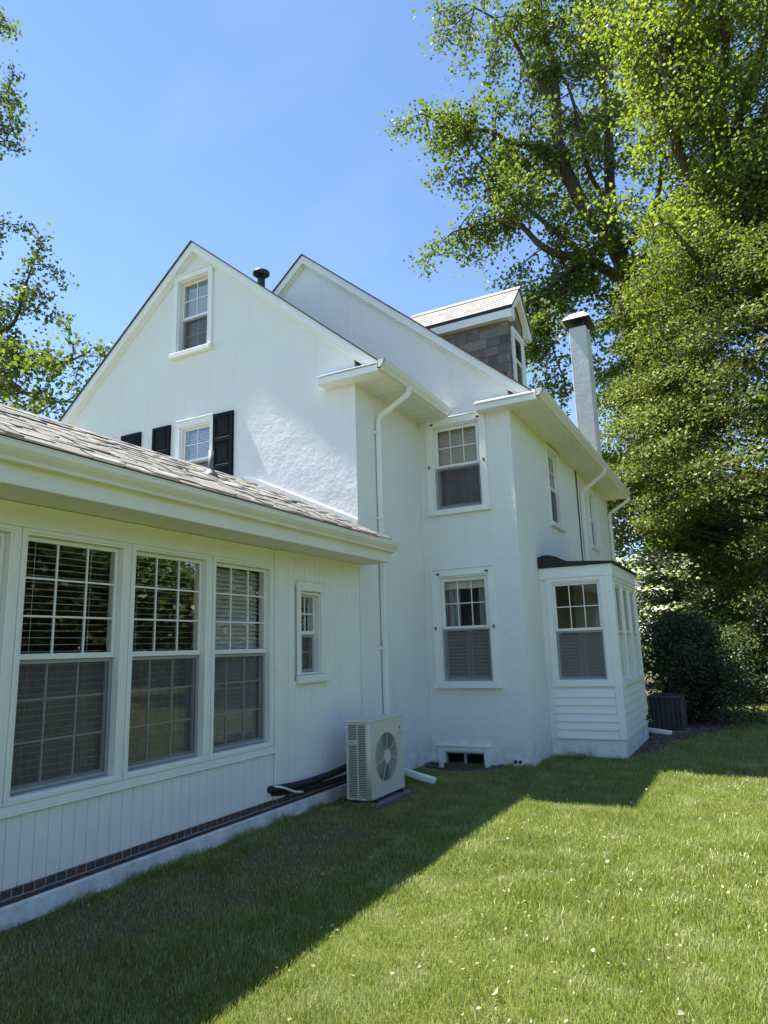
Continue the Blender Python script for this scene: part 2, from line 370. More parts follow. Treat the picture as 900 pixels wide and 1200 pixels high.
def curtain(win, fr, u0, u1, v0, v1, w, mat, folds=9, amp=.018):
    n = folds * 8; mb = MB()
    for i in range(n + 1):
        u = u0 + (u1 - u0) * i / n; ww = w + amp * math.sin(2 * math.pi * folds * i / n) + amp * .4 * math.sin(7.3 * i)
        for (v, k) in ((v0, 0), (v1, 0)): mb.v.append(fr(u, v, ww))
        for v in (v0, v1): mb.v.append(fr(u, v, ww - .003))
    for i in range(n):
        a = 4 * i; b = a + 4; mb.f += [(a, b, b + 1, a + 1), (a + 2, a + 3, b + 3, b + 2)]
    mb.build('curtain', mat, win)
def window(fr, glass, mid, cols=3, rup=2, rlo=0, side=.075, cas=.10, proud=.03, hooks=False, sillp=.05, blind=None, rec=.03, label=None, cloth=None, screen=True, lofr='grey_screen_frame', head=None, casmat='white_trim', apron=0):
    """a double-hung window; glass = (u0, u1, z0, z1) is the clear glass area; returns the wall opening"""
    gu0, gu1, gz0, gz1 = glass; u0, u1, z0, z1 = gu0 - side, gu1 + side, gz0 - side, gz1 + side
    head = cas if head is None else head
    mb = MB()
    if cas:
        mb.box(fr, u0 - cas, u1 + cas, z1, z1 + head, 0, proud)
        mb.box(fr, u0 - cas, u0, z0, z1, 0, proud); mb.box(fr, u1, u1 + cas, z0, z1, 0, proud)
        mb.box(fr, u0 - cas * .9, u1 + cas * .9, z1 + head, z1 + head + .018, 0, proud + .018)
    win = mb.build('window', casmat, HOUSE, .004) if cas else ring(MB(), fr, u0, u1, z0, z1, .02, -rec - .1, .006).build('window', casmat, HOUSE, .002)
    if label: win['label'] = label
    if cas:
        MB().box(fr, u0 - cas - .012, u1 + cas + .012, z0 - .075, z0, 0, proud + sillp).build('sill', casmat, win, .005)
        ring(MB(), fr, u0, u1, z0, z1, .022, -rec - .1, .004).build('jamb', 'vinyl', win, .002)
    i0, i1, j0, j1 = u0 + .022, u1 - .022, z0 + .022, z1 - .022; st = gu0 - i0
    zm = mid
    ring(MB(), fr, i0, i1, zm - .02, j1, st, -rec - .034, -rec, .04, j1 - gz1).build('upper_sash', 'vinyl', win, .003)
    ring(MB(), fr, i0, i1, j0, zm + .018, st, -rec - .074, -rec - .040, gz0 - j0 + .012, .036).build('lower_sash', 'vinyl', win, .003)
    lites(win, fr, gu0, gu1, zm + .02, gz1, cols, rup, -rec - .017)
    if rlo: lites(win, fr, gu0, gu1, gz0 + .012, zm - .018, cols, rlo, -rec - .057)
    else: lites(win, fr, gu0, gu1, gz0 + .012, zm - .018, 1, 1, -rec - .057)
    if screen:
        sc = ring(MB(), fr, i0 + .004, i1 - .004, j0 + .004, zm - .022, .026, -rec - .030, -rec - .016).build('screen_frame', lofr, win, .002)
        MB().box(fr, i0 + .03, i1 - .03, j0 + .03, zm - .048, -rec - .024, -rec - .022).build('insect_screen', 'screen', win)
    if hooks:
        for u in (u0 + .01, u1 - .01): MB().box(fr, u - .022, u + .022, z1 + .022, z1 + .05, proud, proud + .012).build('hinge', 'hardware', win, .003)
        for u in (u0 - cas * .55, u1 + cas * .55):
            k = MB(); k.box(fr, u - .006, u + .006, zm - .035, zm + .02, proud, proud + .02); k.box(fr, u - .014, u + .014, zm - .002, zm + .012, proud + .02, proud + .026); k.build('shutter_hook', 'hardware', win)
    if blind: blind(win, fr, i0, i1, j0, j1, zm, -rec - .074)
    if cloth: curtain(win, fr, i0 - .02, i1 + .02, cloth[0], cloth[1], -rec - .19, cloth[2])
    return (u0, u1, z0, z1)

# ---- low extension on the left (sunroom), its windows first so the wall knows its openings
fs = FX(XS)
holes = []
def sun_blind(win, fr, i0, i1, j0, j1, zm, w): slats(win, fr, i0 + .008, i1 - .008, j0 + .01, j1 - .02, w - .045, .048, .024, -.03)
def sun_blind_shut(win, fr, i0, i1, j0, j1, zm, w): slats(win, fr, i0 + .008, i1 - .008, j0 + .01, j1 - .02, w - .045, .042, .046, -1.0)
for i in range(-2, 3):
    a = 2.97 + .935 * i
    last = i == 2
    holes.append(window(fs, (a, a + .745, .785, 2.40), 1.62, 3, 3, 3, side=.052, cas=0, blind=sun_blind_shut if last else sun_blind, rec=.045,
                        cloth=None if last else (.75, 1.64, 'curtain_brown')))
    # vinyl face frame of each window, set a little proud of the mullion boards
    ring(MB(), fs, a - .078, a + .745 + .078, .708, 2.476, .030, -.015, .016).build('window_trim', 'vinyl', HOUSE, .004)
sw = window(fs, (6.175, 6.485, 1.40, 2.19), 1.80, 2, 2, 2, side=.04, cas=0, rec=.055, blind=lambda w_, f, a, b, c, d, z, w: slats(w_, f, a, b, c, d, w - .04, .045, .04, .5, False))
holes.append(sw)
# casing of the narrow window
m_ = MB(); m_.box(fs, 6.07, 6.62, 2.245, 2.345, 0, .024); m_.box(fs, 6.07, 6.135, 1.36, 2.245, 0, .024); m_.box(fs, 6.53, 6.62, 1.36, 2.245, 0, .024); m_.box(fs, 6.055, 6.635, 2.345, 2.362, 0, .036)
part('window_casing', m_, 'white_trim', None, .004)
part('window_sill', MB().box(fs, 6.06, 6.66, 1.27, 1.355, 0, .05), 'white_trim', None, .005)
part('wall', MB().prism(fs, [(-1.5, .212), (7.435, .212), (7.435, 2.66), (-1.5, 2.66)], -.16, -.018, holes), 'white_siding', label='boarded wall of the low extension')
w_end = MB().prism(FY(-1.5), [(-7.86, 0), (-4.40, 0), (-4.40, 3.0), (-6.05, 3.82), (-7.86, 2.98)], -.15, 0); part('wall', w_end, 'white_siding')
part('wall', MB().b(-7.86, -7.72, -1.34, 7.43, 0, 2.95), 'interior')
part('floor', MB().b(-7.71, -4.41, -1.34, 7.43, .1, .25), 'floor_wood')
part('ceiling', MB().b(-7.71, -4.41, -1.34, 7.43, 2.66, 2.69), 'interior')
# vertical boards below the windows and on the plain bay at the end
def boards(y0, y1, z0, z1, pitch=.1005, skip=None):
    y = y0
    while y < y1 - .02:
        w = min(pitch, y1 - y); spans = [(z0, z1)]
        if skip and y + w > skip[0] and y < skip[1]: spans = [(z0, skip[2]), (skip[3], z1)]
        for a, b in spans: piece('board', 'white_siding', HOUSE, (XS - .009, y + w / 2, (a + b) / 2), (.018, w - .0035, b - a), .003)
        y += w
boards(-1.49, 5.67, .214, .655)
boards(5.83, 7.43, .214, 2.62, skip=(6.07, 6.62, 1.30, 2.30))
part('sill_band', MB().box(fs, -1.49, 5.675, .655, .706, -.015, .010), 'white_trim', None, .004)
part('sill_band', MB().box(fs, -1.49, 5.70, .640, .655, -.015, .022), 'white_trim', None, .004)
part('frieze_board', MB().box(fs, -1.49, 5.675, 2.478, 2.64, -.016, .004), 'white_trim', None, .003)
part('frieze_board', MB().box(fs, 5.83, 7.43, 2.62, 2.643, -.016, .012), 'white_trim', None, .003)
part('corner_board', MB().box(fs, 5.68, 5.725, .212, 2.64, -.016, .016), 'white_trim', None, .004)
part('corner_board', MB().box(fs, 5.727, 5.825, .212, 2.64, -.016, .028), 'white_trim', None, .006)
for i in range(-3, 3):
    a = 2.97 + .935 * i + .745 + .078
    if i == 2: a1 = 5.678
    else: a1 = a + .935 - .745 - .156
    if i > -3: part('mullion_board', MB().box(fs, a + .002, a1 - .002, .708, 2.476, -.015, .004), 'white_trim', None, .002)
# brick band: a course of headers on edge over a sloped course, on a white footing
part('mortar_bed', MB().b(XS - .16, XS - .006, -1.5, 7.43, .12, .2115), 'mortar')
y = 1.2; 
while y < 7.42:
    piece('brick', 'brick', HOUSE, (XS - .03 + rnd.uniform(-.0015, .0015), y + .036, .1855 + rnd.uniform(-.001, .001)), (.06, .069, .046), .004, (0, 0, rnd.uniform(-.01, .01)))
    y += .0785
y = 1.2
while y < 7.35:
    piece('brick', 'brick', HOUSE, (XS - .022 + rnd.uniform(-.0015, .0015), y + .075, .142), (.065, .149, .026), .004, (0, rnd.uniform(-.02, .02), rnd.uniform(-.006, .006))); y += .157
part('ledge', MB().box(fs, -1.5, 7.42, .1565, .1605, -.05, .014), 'grey_screen_frame')
part('footing', MB().prism(FY(0), [(XS - .2, -.2), (XS + .035, -.2), (XS + .03, .115), (XS + .018, .127), (XS - .2, .127)], -7.43, 1.5), 'stucco')
# eave: soffit, fascia, gutter
for k in range(22):
    y0 = -1.5 + k * .405; y1 = min(y0 + .399, 7.38)
    if y1 > y0: part('soffit_panel', MB().b(XS - .015, -3.822, y0, y1, 2.644, 2.656), 'soffit', None, .002)
part('fascia', MB().b(-3.82, -3.795, -1.6, 7.478, 2.632, 2.845), 'cream_metal', None, .004)
part('fascia_end', MB().prism(FY(7.475), [(-4.237, 2.636), (-3.822, 2.636), (-3.822, 2.90), (-4.237, 3.09)], 0, .09), 'cream_metal')
GUT = [(0, 0), (.055, 0), (.062, .022), (.088, .050), (.104, .072), (.106, .105), (.112, .108), (.112, .114), (.094, .114), (.092, .078), (.05, .014), (.008, .012), (.008, .114), (0, .114)]
def gutter(x, z, y0, y1, k=1.0, name='gutter'):
    g_ = part(name, MB().prism(FY(0), [(x + a * k, z + b * k) for a, b in GUT], -y1, -y0), 'cream_metal')
    for yy in (y0, y1 - .004): MB().prism(FY(0), [(x + a * k, z + b * k) for a, b in GUT[:9]] + [(x, z + .114 * k)], -yy - .004, -yy).build('end_cap', 'cream_metal', g_)
    return g_
gutter(-3.793, 2.758, -1.6, 7.47)
# roof of the extension: decking, then shingles course by course
RS = .464; RZ = 3.97; RX = -6.05
part('roof_deck', MB().prism(FY(0), [(RX, RZ - .02), (-3.79, RZ - .02 - RS * (RX + 3.79) * -1), (-3.79, RZ - .05 - RS * 2.26), (RX, RZ - .09), (-8.31, RZ - .05 - RS * 2.26), (-8.31, RZ - .02 - RS * 2.26)], -7.425, 1.65), 'roof_dark')
ang = math.atan(RS); SL = 2.30 / math.cos(ang); expo = .105; ncourse = int(SL / expo) + 1
def quadstuff(name, items, mat, parent):
    V = []; F = []; T = []
    for (c, ax, ay, az, tn) in items:
        b = len(V)
        for (sx, sy, sz) in ((-1, -1, -1), (1, -1, -1), (1, 1, -1), (-1, 1, -1), (-1, -1, 1), (1, -1, 1), (1, 1, 1), (-1, 1, 1)): V.append(tuple(c + ax * (sx / 2) + ay * (sy / 2) + az * (sz / 2)))
        F += [(b, b + 3, b + 2, b + 1), (b + 4, b + 5, b + 6, b + 7), (b, b + 1, b + 5, b + 4), (b + 1, b + 2, b + 6, b + 5), (b + 2, b + 3, b + 7, b + 6), (b + 3, b, b + 4, b + 7)]; T += [tn] * 6
    o = link(name, np_mesh(name, V, F, T, mat), None, parent); o['kind'] = 'stuff'; return o
singles = []; rest = []
for c in range(ncourse):
    s0 = SL - c * expo; s1 = max(s0 - expo * 1.25, 0); y = -1.64 - rnd.uniform(0, .2)
    while y < 7.41:
        w = rnd.choice((.12, .15, .20, .26)); ya, yb = max(y, -1.64), min(y + w - .004, 7.415)
        if yb > ya + .03: singles.append((c, s0 + rnd.uniform(-.016, .008), s1, ya, yb, rnd.choice((.010, .013, .020, .026))))
        y += w
vis = sorted([q for q in singles if q[3] > 2.15], key=lambda q: (q[0] * .55 + q[3]))
keep = set(id(q) for q in vis[:290])
for q in singles:
    c, s0, s1, ya, yb, th = q
    sm = (s0 + s1) / 2; L = s0 - s1; tilt = -.025
    ctr = Vector((RX + sm * math.cos(ang), (ya + yb) / 2, RZ - sm * math.sin(ang) + .004 + th / 2))
    if id(q) in keep: piece('shingle', 'shingle_tan', HOUSE, ctr, (round(L, 2), round(yb - ya, 2), th), .002, (0, ang + tilt + .05, 0))
    else:
        d = Vector((math.cos(ang), 0, -math.sin(ang))); d = Matrix.Rotation(.025, 3, 'Y') @ d
        rest.append((ctr, d * L, Vector((0, yb - ya, 0)), d.cross(Vector((0, 1, 0))) * th, rnd.random()))
for c in range(ncourse):
    s0 = SL - c * expo; d = Vector((-math.cos(ang), 0, -math.sin(ang))); y = -1.64
    while y < 7.4:
        w = rnd.choice((.22, .33)); yb = min(y + w - .004, 7.415); sm = s0 - expo * .6
        if sm > 0: rest.append((Vector((RX, (y + yb) / 2, RZ + .01)) + d * sm, d * expo * 1.25, Vector((0, yb - y, 0)), d.cross(Vector((0, 1, 0))) * .01, rnd.random()))
        y += w
quadstuff('shingle_field', rest, 'shingle_tan', HOUSE)
for k in range(34):
    y0 = -1.64 + k * .27
    if y0 < 7.2: part('ridge_cap', MB().prism(FY(0), [(RX, RZ + .032), (RX + .13, RZ - .036), (RX + .13, RZ - .05), (RX, RZ + .014), (RX - .13, RZ - .05), (RX - .13, RZ - .036)], -(y0 + .27), -y0), 'shingle_tan')
# flashing where that roof meets the wing
def slope_pts(x0, x1, lo, hi): return [(x0, RZ - RS * (x0 - RX) + lo), (x1, RZ - RS * (x1 - RX) + lo), (x1, RZ - RS * (x1 - RX) + hi), (x0, RZ - RS * (x0 - RX) + hi)]
part('flashing', MB().prism(FY(YW), slope_pts(RX, -4.235, .03, .075), 0, .03), 'white_trim')
part('flashing', MB().prism(FY(YW), slope_pts(RX + .1, -4.235, .085, .10), 0, .018), 'white_trim')
# plumbing vent on that roof
vb = Vector((-5.15, 5.72, RZ - RS * .90))
pv = part('vent_pipe', MB().tube([vb - Vector((0, 0, .05)), vb + Vector((0, 0, .30))], .030, 10), 'grey_pipe', None, 0, True)
MB().tube([vb + Vector((0, 0, -.02)), vb + Vector((0, 0, .03)), vb + Vector((0, 0, .085))], [.105, .075, .036], 12).build('vent_collar', 'grey_pipe', pv, 0, True)

# ---- rear wing with the steep gable
fw = FY(YW)
wh = []
def grey_blind(win, fr, i0, i1, j0, j1, zm, w): slats(win, fr, i0 + .01, i1 - .01, j0, j1, w - .05, .035, .036, -.95, False)
wh.append(window(fw, (-7.38, -6.85, 6.26, 7.40), 6.83, 2, 2, 2, side=.05, cas=.085, proud=.036, rec=.07, label='small attic window high in the gable', blind=lambda w_, f, a, b, c, d, z, w: slats(w_, f, a, b, c, d, w - .05, .04, .038, .5, False)))
wh.append(window(fw, (-7.25, -6.76, 3.86, 4.94), 4.46, 2, 2, 0, side=.05, cas=.085, rec=.04, blind=grey_blind, label='window between black shutters above the roof of the extension'))
wh.append(window(fw, (-9.40, -8.86, 3.86, 4.94), 4.46, 2, 2, 0, side=.05, cas=.085, rec=.04, blind=grey_blind, hooks=True))
part('wall', MB().prism(fw, [(-9.96, 0), (-4.24, 0), (-4.24, wz(-4.24, .09)), (WING_AP[0], WING_AP[1] - .09), (-9.96, wz(-9.96, .09))], -.16, 0, wh), 'stucco', label='steep white stucco gable wall')
part('wall', MB().b(-4.40, -4.24, YW + .161, YM - .001, -.2, 5.50), 'stucco')
part('wall', MB().b(-9.96, -9.80, YW + .161, YM - .001, -.2, 5.50), 'stucco')
part('ceiling', MB().b(-9.79, -4.41, YW + .165, YM - .002, 5.3, 5.35), 'interior')
part('floor', MB().b(-9.79, -4.41, YW + .165, YM - .002, 2.8, 2.85), 'interior_dark')
def shutter(x0, x1, z0, z1):
    o = part('shutter', MB().box(fw, x0, x1, z0, z1, .002, .028), 'black_paint', None, .004)
    f = MB(); ring(f, fw, x0 + .003, x1 - .003, z0 + .003, z1 - .003, .055, .028, .040)
    h = (z1 - z0) / 3
    for k in (1, 2): f.box(fw, x0 + .058, x1 - .058, z0 + k * h - .03, z0 + k * h + .03, .028, .040)
    f.build('shutter_frame', 'black_paint', o, .003)
    for k in range(3): MB().box(fw, x0 + .085, x1 - .085, z0 + k * h + .06, z0 + (k + 1) * h - .06, .028, .036).build('raised_panel', 'black_paint', o, .006)
for a, b in ((-6.645, -6.27), (-7.87, -7.50), (-8.56, -8.13), (-10.0 + .0, -9.62)): shutter(a, b, 3.85, 5.075)
def gable_trim(ap, sl, xl, xr, yf, yb, zl, dr=.10, roofx=(0, 0)):
    A, Z = ap
    def zz(x, d): return Z - sl * abs(x - A) - d
    for x in (xl, xr):
        part('rake_board', MB().prism(FY(yf), [(A, Z - .022), (x, zz(x, .022)), (x, zl), (A + (1 if x > A else -1) * (Z - .175 - zl) / sl, zl), (A, Z - .175)], .001, dr), 'white_trim')
        part('rake_molding', MB().prism(FY(yf), [(A, Z - .176), (A + (1 if x > A else -1) * (Z - .215 - zl) / sl, zl + .039), (A + (1 if x > A else -1) * (Z - .215 - zl) / sl, zl), (A, Z - .215)], .001, .03), 'white_trim')
    for x in roofx:
        part('roof', MB().prism(FY(0), [(A, Z), (x, zz(x, 0)), (x, zz(x, .02)), (A, Z - .02)], -yb, -(yf - dr - .025)), 'roof_dark')
gable_trim(WING_AP, WING_S, -10.36, -3.84, YW, YM, 5.09, .092, (-10.42, -3.80))
def eave(xw, xf, z, y0, y1, yw, mirror=False, step=.203, ret=.45, gut=True):
    """boxed eave along Y with slatted soffit, fascia, gutter and a return round the gable corner; xw wall, xf fascia"""
    s_ = 1 if xf > xw else -1
    y = y0
    while y < y1 - .01:
        b = min(y + step, y1); part('soffit_panel', MB().b(min(xw, xf), max(xw, xf), y + .005, b - .005, z, z + .012), 'soffit', None, .005); y = b
    part('fascia', MB().b(min(xf, xf + s_ * .02), max(xf, xf + s_ * .02), yw - .22, y1, z - .012, z + .13), 'cream_metal')
    xi = xw - s_ * ret
    o = part('eave_return', MB().prism(FX(0), [(yw - .001, z - .006), (yw - .22, z - .006), (yw - .22, z + .085), (yw - .001, z + .20)], min(xi, xf) , max(xi, xf)), 'white_trim')
    MB().prism(FX(0), [(yw - .002, z + .203), (yw - .24, z + .084), (yw - .24, z + .10), (yw - .002, z + .222)], min(xi, xf) - (.02 if s_ > 0 else 0), max(xi, xf) + (.02 if s_ < 0 else 0)).build('return_cap', 'pale_cap', o)
    return o
eave(-4.24, -3.79, 5.065, YW - .215, YM - .003, YW)
gutter(-3.768, 5.075, YW - .25, YM - .06, 1.0)
eave(-9.96, -10.40, 5.065, YW - .215, YM - .003, YW)
def downspout(pts, r=.036, label=None):
    o = part('downspout', MB().tube(path_round(pts, .07), r, 12, sq=(1, 0, 0)), 'white_trim', None, 0, True)
    if label: o['label'] = label
    return o
ds = downspout([(-3.71, 7.98, 5.09), (-3.71, 7.98, 4.98), (-4.19, 7.98, 4.72), (-4.19, 7.98, .25), (-4.12, 7.98, .16)])
for z in (4.5, 3.3, 1.6, .6): MB().box(FX(-4.24), 7.935, 8.025, z, z + .03, 0, .092).build('strap', 'white_trim', ds)
# black vent on the wing roof
vp = Vector((-6.23, 8.0, wz(-6.23)))
o = part('roof_vent', MB().tube([vp - Vector((0, 0, .05)), vp + Vector((0, 0, .22))], .06, 12), 'black_metal', None, 0, True)
MB().tube([vp + Vector((0, 0, .17)), vp + Vector((0, 0, .215)), vp + Vector((0, 0, .25)), vp + Vector((0, 0, .285))], [.07, .135, .135, .06], 16).build('vent_cap', 'black_metal', o, 0, True)

# ---- main house
fm = FY(YM)
mh = []
def white_blind(win, fr, i0, i1, j0, j1, zm, w): slats(win, fr, i0 + .01, i1 - .01, zm - .05, j1, w - .05, .032, .034, -1.05, False)
def low_shutters(win, fr, i0, i1, j0, j1, zm, w):
    um = (i0 + i1) / 2
    for a, b in ((i0, um - .004), (um + .004, i1)):
        ring(MB(), fr, a, b, j0, zm, .045, w - .075, w - .05).build('inner_shutter', 'blind', win)
    slats(win, fr, i0 + .046, um - .05, j0 + .05, zm - .05, w - .062, .05, .05, -.9, False); slats(win, fr, um + .05, i1 - .046, j0 + .05, zm - .05, w - .062, .05, .05, -.9, False)
def low_and_shade(win, fr, i0, i1, j0, j1, zm, w):
    low_shutters(win, fr, i0, i1, j0, j1, zm, w); MB().box(fr, i0, i1, j1 - .16, j1, w - .06, w - .05).build('roller_shade', 'blind', win)
    curtain(win, fr, i0 - .05, i0 + .22, zm - .05, j1, w - .13, 'curtain_grey', 3); curtain(win, fr, i1 - .22, i1 + .05, zm - .05, j1, w - .13, 'curtain_grey', 3)
mh.append(window(fm, (-3.94, -3.315, 3.695, 4.875), 4.31, 3, 2, 0, side=.075, cas=.10, rec=.035, hooks=True, blind=white_blind, cloth=(3.6, 4.4, 'curtain_grey'), label='upper window beside the corner, white blind in its top sash'))
mh.append(window(fm, (-3.945, -3.315, 1.17, 2.55), 1.875, 3, 2, 0, side=.075, cas=.10, rec=.035, hooks=True, blind=low_and_shade, label='lower window with slatted shutters inside its bottom sash'))
bw = (-4.05, -3.43, -.065, .165)
mh.append(bw)
part('wall', MB().prism(fm, [(-9.94, -.3), (XM, -.3), (XM, mz(XM, .09)), (MAIN_AP[0], MAIN_AP[1] - .09), (-9.94, mz(-9.94, .09))], -.16, 0, mh), 'stucco', label='tall white stucco gable wall of the main house')
gable_trim(MAIN_AP, MAIN_S, -10.36, -2.37, YM, YE + .15, 5.05, .092, (-10.4, -2.33))
# basement window
b_ = ring(MB(), fm, bw[0], bw[1], bw[2], bw[3], .020, -.09, .006).build('basement_window', 'white_trim', HOUSE, .003)
m_ = MB(); m_.box(fm, bw[0] - .075, bw[1] + .075, bw[3], bw[3] + .06, 0, .028); m_.box(fm, bw[0] - .075, bw[0], bw[2] - .1, bw[3], 0, .028); m_.box(fm, bw[1], bw[1] + .075, bw[2] - .1, bw[3], 0, .028); m_.box(fm, bw[0] - .09, bw[1] + .09, bw[3] + .06, bw[3] + .08, 0, .05)
m_.build('casing', 'white_trim', b_, .003)
um = (bw[0] + bw[1]) / 2
for a, b in ((bw[0] + .022, um), (um + .001, bw[1] - .022)):
    ring(MB(), fm, a, b, bw[2] + .021, bw[3] - .021, .020, -.06, -.03).build('sash', 'grey_screen_frame', b_, .002)
    MB().box(fm, a + .020, b - .020, bw[2] + .041, bw[3] - .041, -.048, -.044).build('pane', 'glass', b_)
MB().box(fm, bw[0] - .02, bw[1] + .02, bw[2] - .02, bw[3] + .02, -.45, -.43).build('black_backing', 'black_metal', b_)  # black sheet whose colour stands in for the unlit basement
# right-hand side wall
fx = FX(XM)
sh = [window(fx, (11.55, 12.10, 3.70, 4.86), 4.28, 3, 2, 0, side=.07, cas=.09, proud=.025, sillp=.035, rec=.035, cloth=(3.6, 4.9, 'curtain_grey')),
      window(fx, (14.95, 15.40, 3.70, 4.75), 4.25, 2, 2, 0, side=.06, cas=.08, proud=.025, sillp=.03, rec=.035, cloth=(3.6, 4.9, 'curtain_grey'))]
part('wall', MB().prism(fx, [(YM + .161, -.3), (YE - .001, -.3), (YE - .001, 5.45), (YM + .161, 5.45)], -.16, 0, sh), 'stucco')
part('wall', MB().b(-9.94, -9.78, YM + .161, YE - .001, -.3, 5.45), 'stucco')
part('wall', MB().prism(FY(YE), [(-9.94, -.3), (XM, -.3), (XM, mz(XM, .09)), (MAIN_AP[0], MAIN_AP[1] - .09), (-9.94, mz(-9.94, .09))], -.16, 0), 'stucco')
part('floor', MB().b(-9.77, XM - .17, YM + .17, YE - .01, 2.85, 2.9), 'interior_dark')
part('ceiling', MB().b(-9.77, XM - .17, YM + .17, YE - .01, 5.3, 5.35), 'interior_dark')
part('inner_wall', MB().b(-9.77, XM - .17, YM + 1.6, YM + 1.65, -.3, 5.29), 'interior')
eave(XM, -2.31, 5.02, YM - .215, YE + .12, YM)
gutter(-2.288, 5.035, YM - .26, YE + .15, 1.05)
ds = downspout([(-2.23, 14.0, 5.05), (-2.23, 14.0, 4.95), (-2.71, 14.0, 4.62), (-2.71, 14.0, .12), (-2.6, 14.0, .06)], .038)
ds = downspout([(-2.23, YE + .05, 5.05), (-2.23, YE + .05, 4.95), (-2.70, YE + .06, 4.68), (-2.70, YE + .06, .1)], .038)
part('cable', MB().tube([(-2.74, 13.72, 5.01), (-2.745, 13.72, 2.98), (-2.745, 13.72, .3)], .013, 6), 'cable', None, 0, True)
part('pilaster', MB().box(fx, 15.75, 16.15, -.2, 5.02, 0, .05), 'stucco')
# chimney
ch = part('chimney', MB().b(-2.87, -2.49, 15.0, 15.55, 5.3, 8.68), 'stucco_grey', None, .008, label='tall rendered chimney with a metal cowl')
MB().b(-2.85, -2.51, 15.02, 15.53, 8.681, 8.70).build('chimney_crown', 'concrete', ch)
for x in (-2.82, -2.54):
    for yy in (15.05, 15.5): MB().b(x - .014, x + .014, yy - .014, yy + .014, 8.70, 8.98).build('cowl_leg', 'black_metal', ch)
MB().b(-2.78, -2.58, 15.12, 15.43, 8.70, 8.86).build('flue', 'black_metal', ch)
hc = MB(); cx_, cy_ = -2.68, 15.275
hv = [(-.31, -.38, 8.86), (.31, -.38, 8.86), (.31, .38, 8.86), (-.31, .38, 8.86), (-.15, -.2, 9.06), (.15, -.2, 9.06), (.15, .2, 9.06), (-.15, .2, 9.06), (0, 0, 9.10)]
hc.v = [(cx_ + a, cy_ + b, c) for a, b, c in hv]; hc.f = [(0, 1, 5, 4), (1, 2, 6, 5), (2, 3, 7, 6), (3, 0, 4, 7), (4, 5, 8), (5, 6, 8), (6, 7, 8), (7, 4, 8), (3, 2, 1, 0)]
hc.build('cowl_hood', 'pale_cap', ch)
MB().b(cx_ - .30, cx_ + .30, cy_ - .37, cy_ + .37, 8.84, 8.858).build('cowl_underside', 'black_metal', ch)

# ---- dormer on the right-hand slope
DX, DY0, DY1, DC = -3.03, 10.60, 11.50, 11.05
DZ = 7.03
dm = part('dormer', MB().prism(FX(0), [(DY0, 5.4), (DY1, 5.4), (DY1, 7.27), (DC, 7.72), (DY0, 7.27)], -5.6, DX, ()), 'slate', label='slate-hung dormer with pale shingled roof')
fd = FX(DX); dw = (10.83, 11.27, 6.0, 6.80)
# window panel applied to the dormer front
MB().box(fd, 10.84, 11.26, 5.99, 6.81, .001, .012).build('black_backing', 'black_metal', dm)  # flat black panel, room darkness put into its colour
wd = ring(MB(), fd, 10.72, 11.38, 5.88, 6.96, .09, .001, .05).build('dormer_casing', 'white_trim', dm, .004)
for a, b, w in ((5.98, 6.42, .02), (6.39, 6.86, .035)):
    ring(MB(), fd, 10.815, 11.285, a, b, .04, .014, w).build('sash', 'vinyl', dm, .002); MB().box(fd, 10.856, 11.244, a + .04, b - .04, w - .006, w - .003).build('pane', 'glass', dm)
def slate_rows(fr, u0, u1, v0, v1, ok, h=.165):
    v = v0; k = 0
    while v < v1:
        u = u0 - rnd.uniform(0, .2)
        while u < u1:
            w = rnd.choice((.16, .2, .24, .30)); a, b = max(u, u0), min(u + w - .005, u1)
            if b - a > .03 and ok((a + b) / 2, v + h / 2):
                t = rnd.choice((.010, .013, .017)); hh = min(h * 1.0, v1 - v)
                m = MB(); base = 0
                for (uu, vv, ww) in ((a, v, .003), (b, v, .003), (b, v + hh, .002), (a, v + hh, .002), (a, v + rnd.uniform(-.006, .006), t), (b, v + rnd.uniform(-.006, .006), t), (b, v + hh, .006), (a, v + hh, .006)): m.v.append(fr(uu, vv, ww))
                m.f = [(0, 1, 2, 3), (4, 5, 6, 7), (0, 1, 5, 4), (1, 2, 6, 5), (2, 3, 7, 6), (3, 0, 4, 7)]; m.build('slate', 'slate', dm)
            u += w
        v += h
slate_rows(FY(DY0), -4.75, DX + .012, 5.45, DZ, lambda u, v: v > mz(u) - .12)
slate_rows(FX(DX), DY0 - .012, 10.718, 5.45, DZ, lambda u, v: True); slate_rows(FX(DX), 11.382, DY1 + .01, 5.45, DZ, lambda u, v: True)
slate_rows(FX(DX), 10.72, 11.38, 6.97, 7.5, lambda u, v: v < 7.62 - 1.3 * abs(u - DC) - .1)
DAP, DOV, DFX = 7.80, .60, -2.90
for s_ in (-1, 1):
    e = DC + s_ * DOV
    MB().prism(FX(0), [(DC, DAP), (e, DAP - DOV), (e, DAP - DOV - .05), (DC, DAP - .05)], -5.6, DFX).build('dormer_roof', 'roof_dark', dm)
    MB().prism(FX(0), [(e, DAP - DOV - .052), (e, DAP - DOV - .19), (e - s_ * .02, DAP - DOV - .19), (e - s_ * .02, DAP - DOV - .05)], -5.2, DX + .018).build('dormer_fascia', 'white_trim', dm)
    MB().b(-5.2, DX + .018, min(e - s_ * .021, DC + s_ * .452), max(e - s_ * .021, DC + s_ * .452), DAP - DOV - .178, DAP - DOV - .165).build('dormer_soffit', 'soffit', dm)
    MB().prism(FX(DX), [(DC, DAP - .052), (e + s_ * .003, DAP - DOV - .054), (e + s_ * .003, DAP - DOV - .193), (DC + s_ * .40, DAP - DOV - .193), (DC + s_ * .40, DAP - DOV + .03), (DC, DAP - .22)], .02, .12).build('dormer_rake', 'white_trim', dm)
nd = 8; dl = DOV * math.sqrt(2) / nd
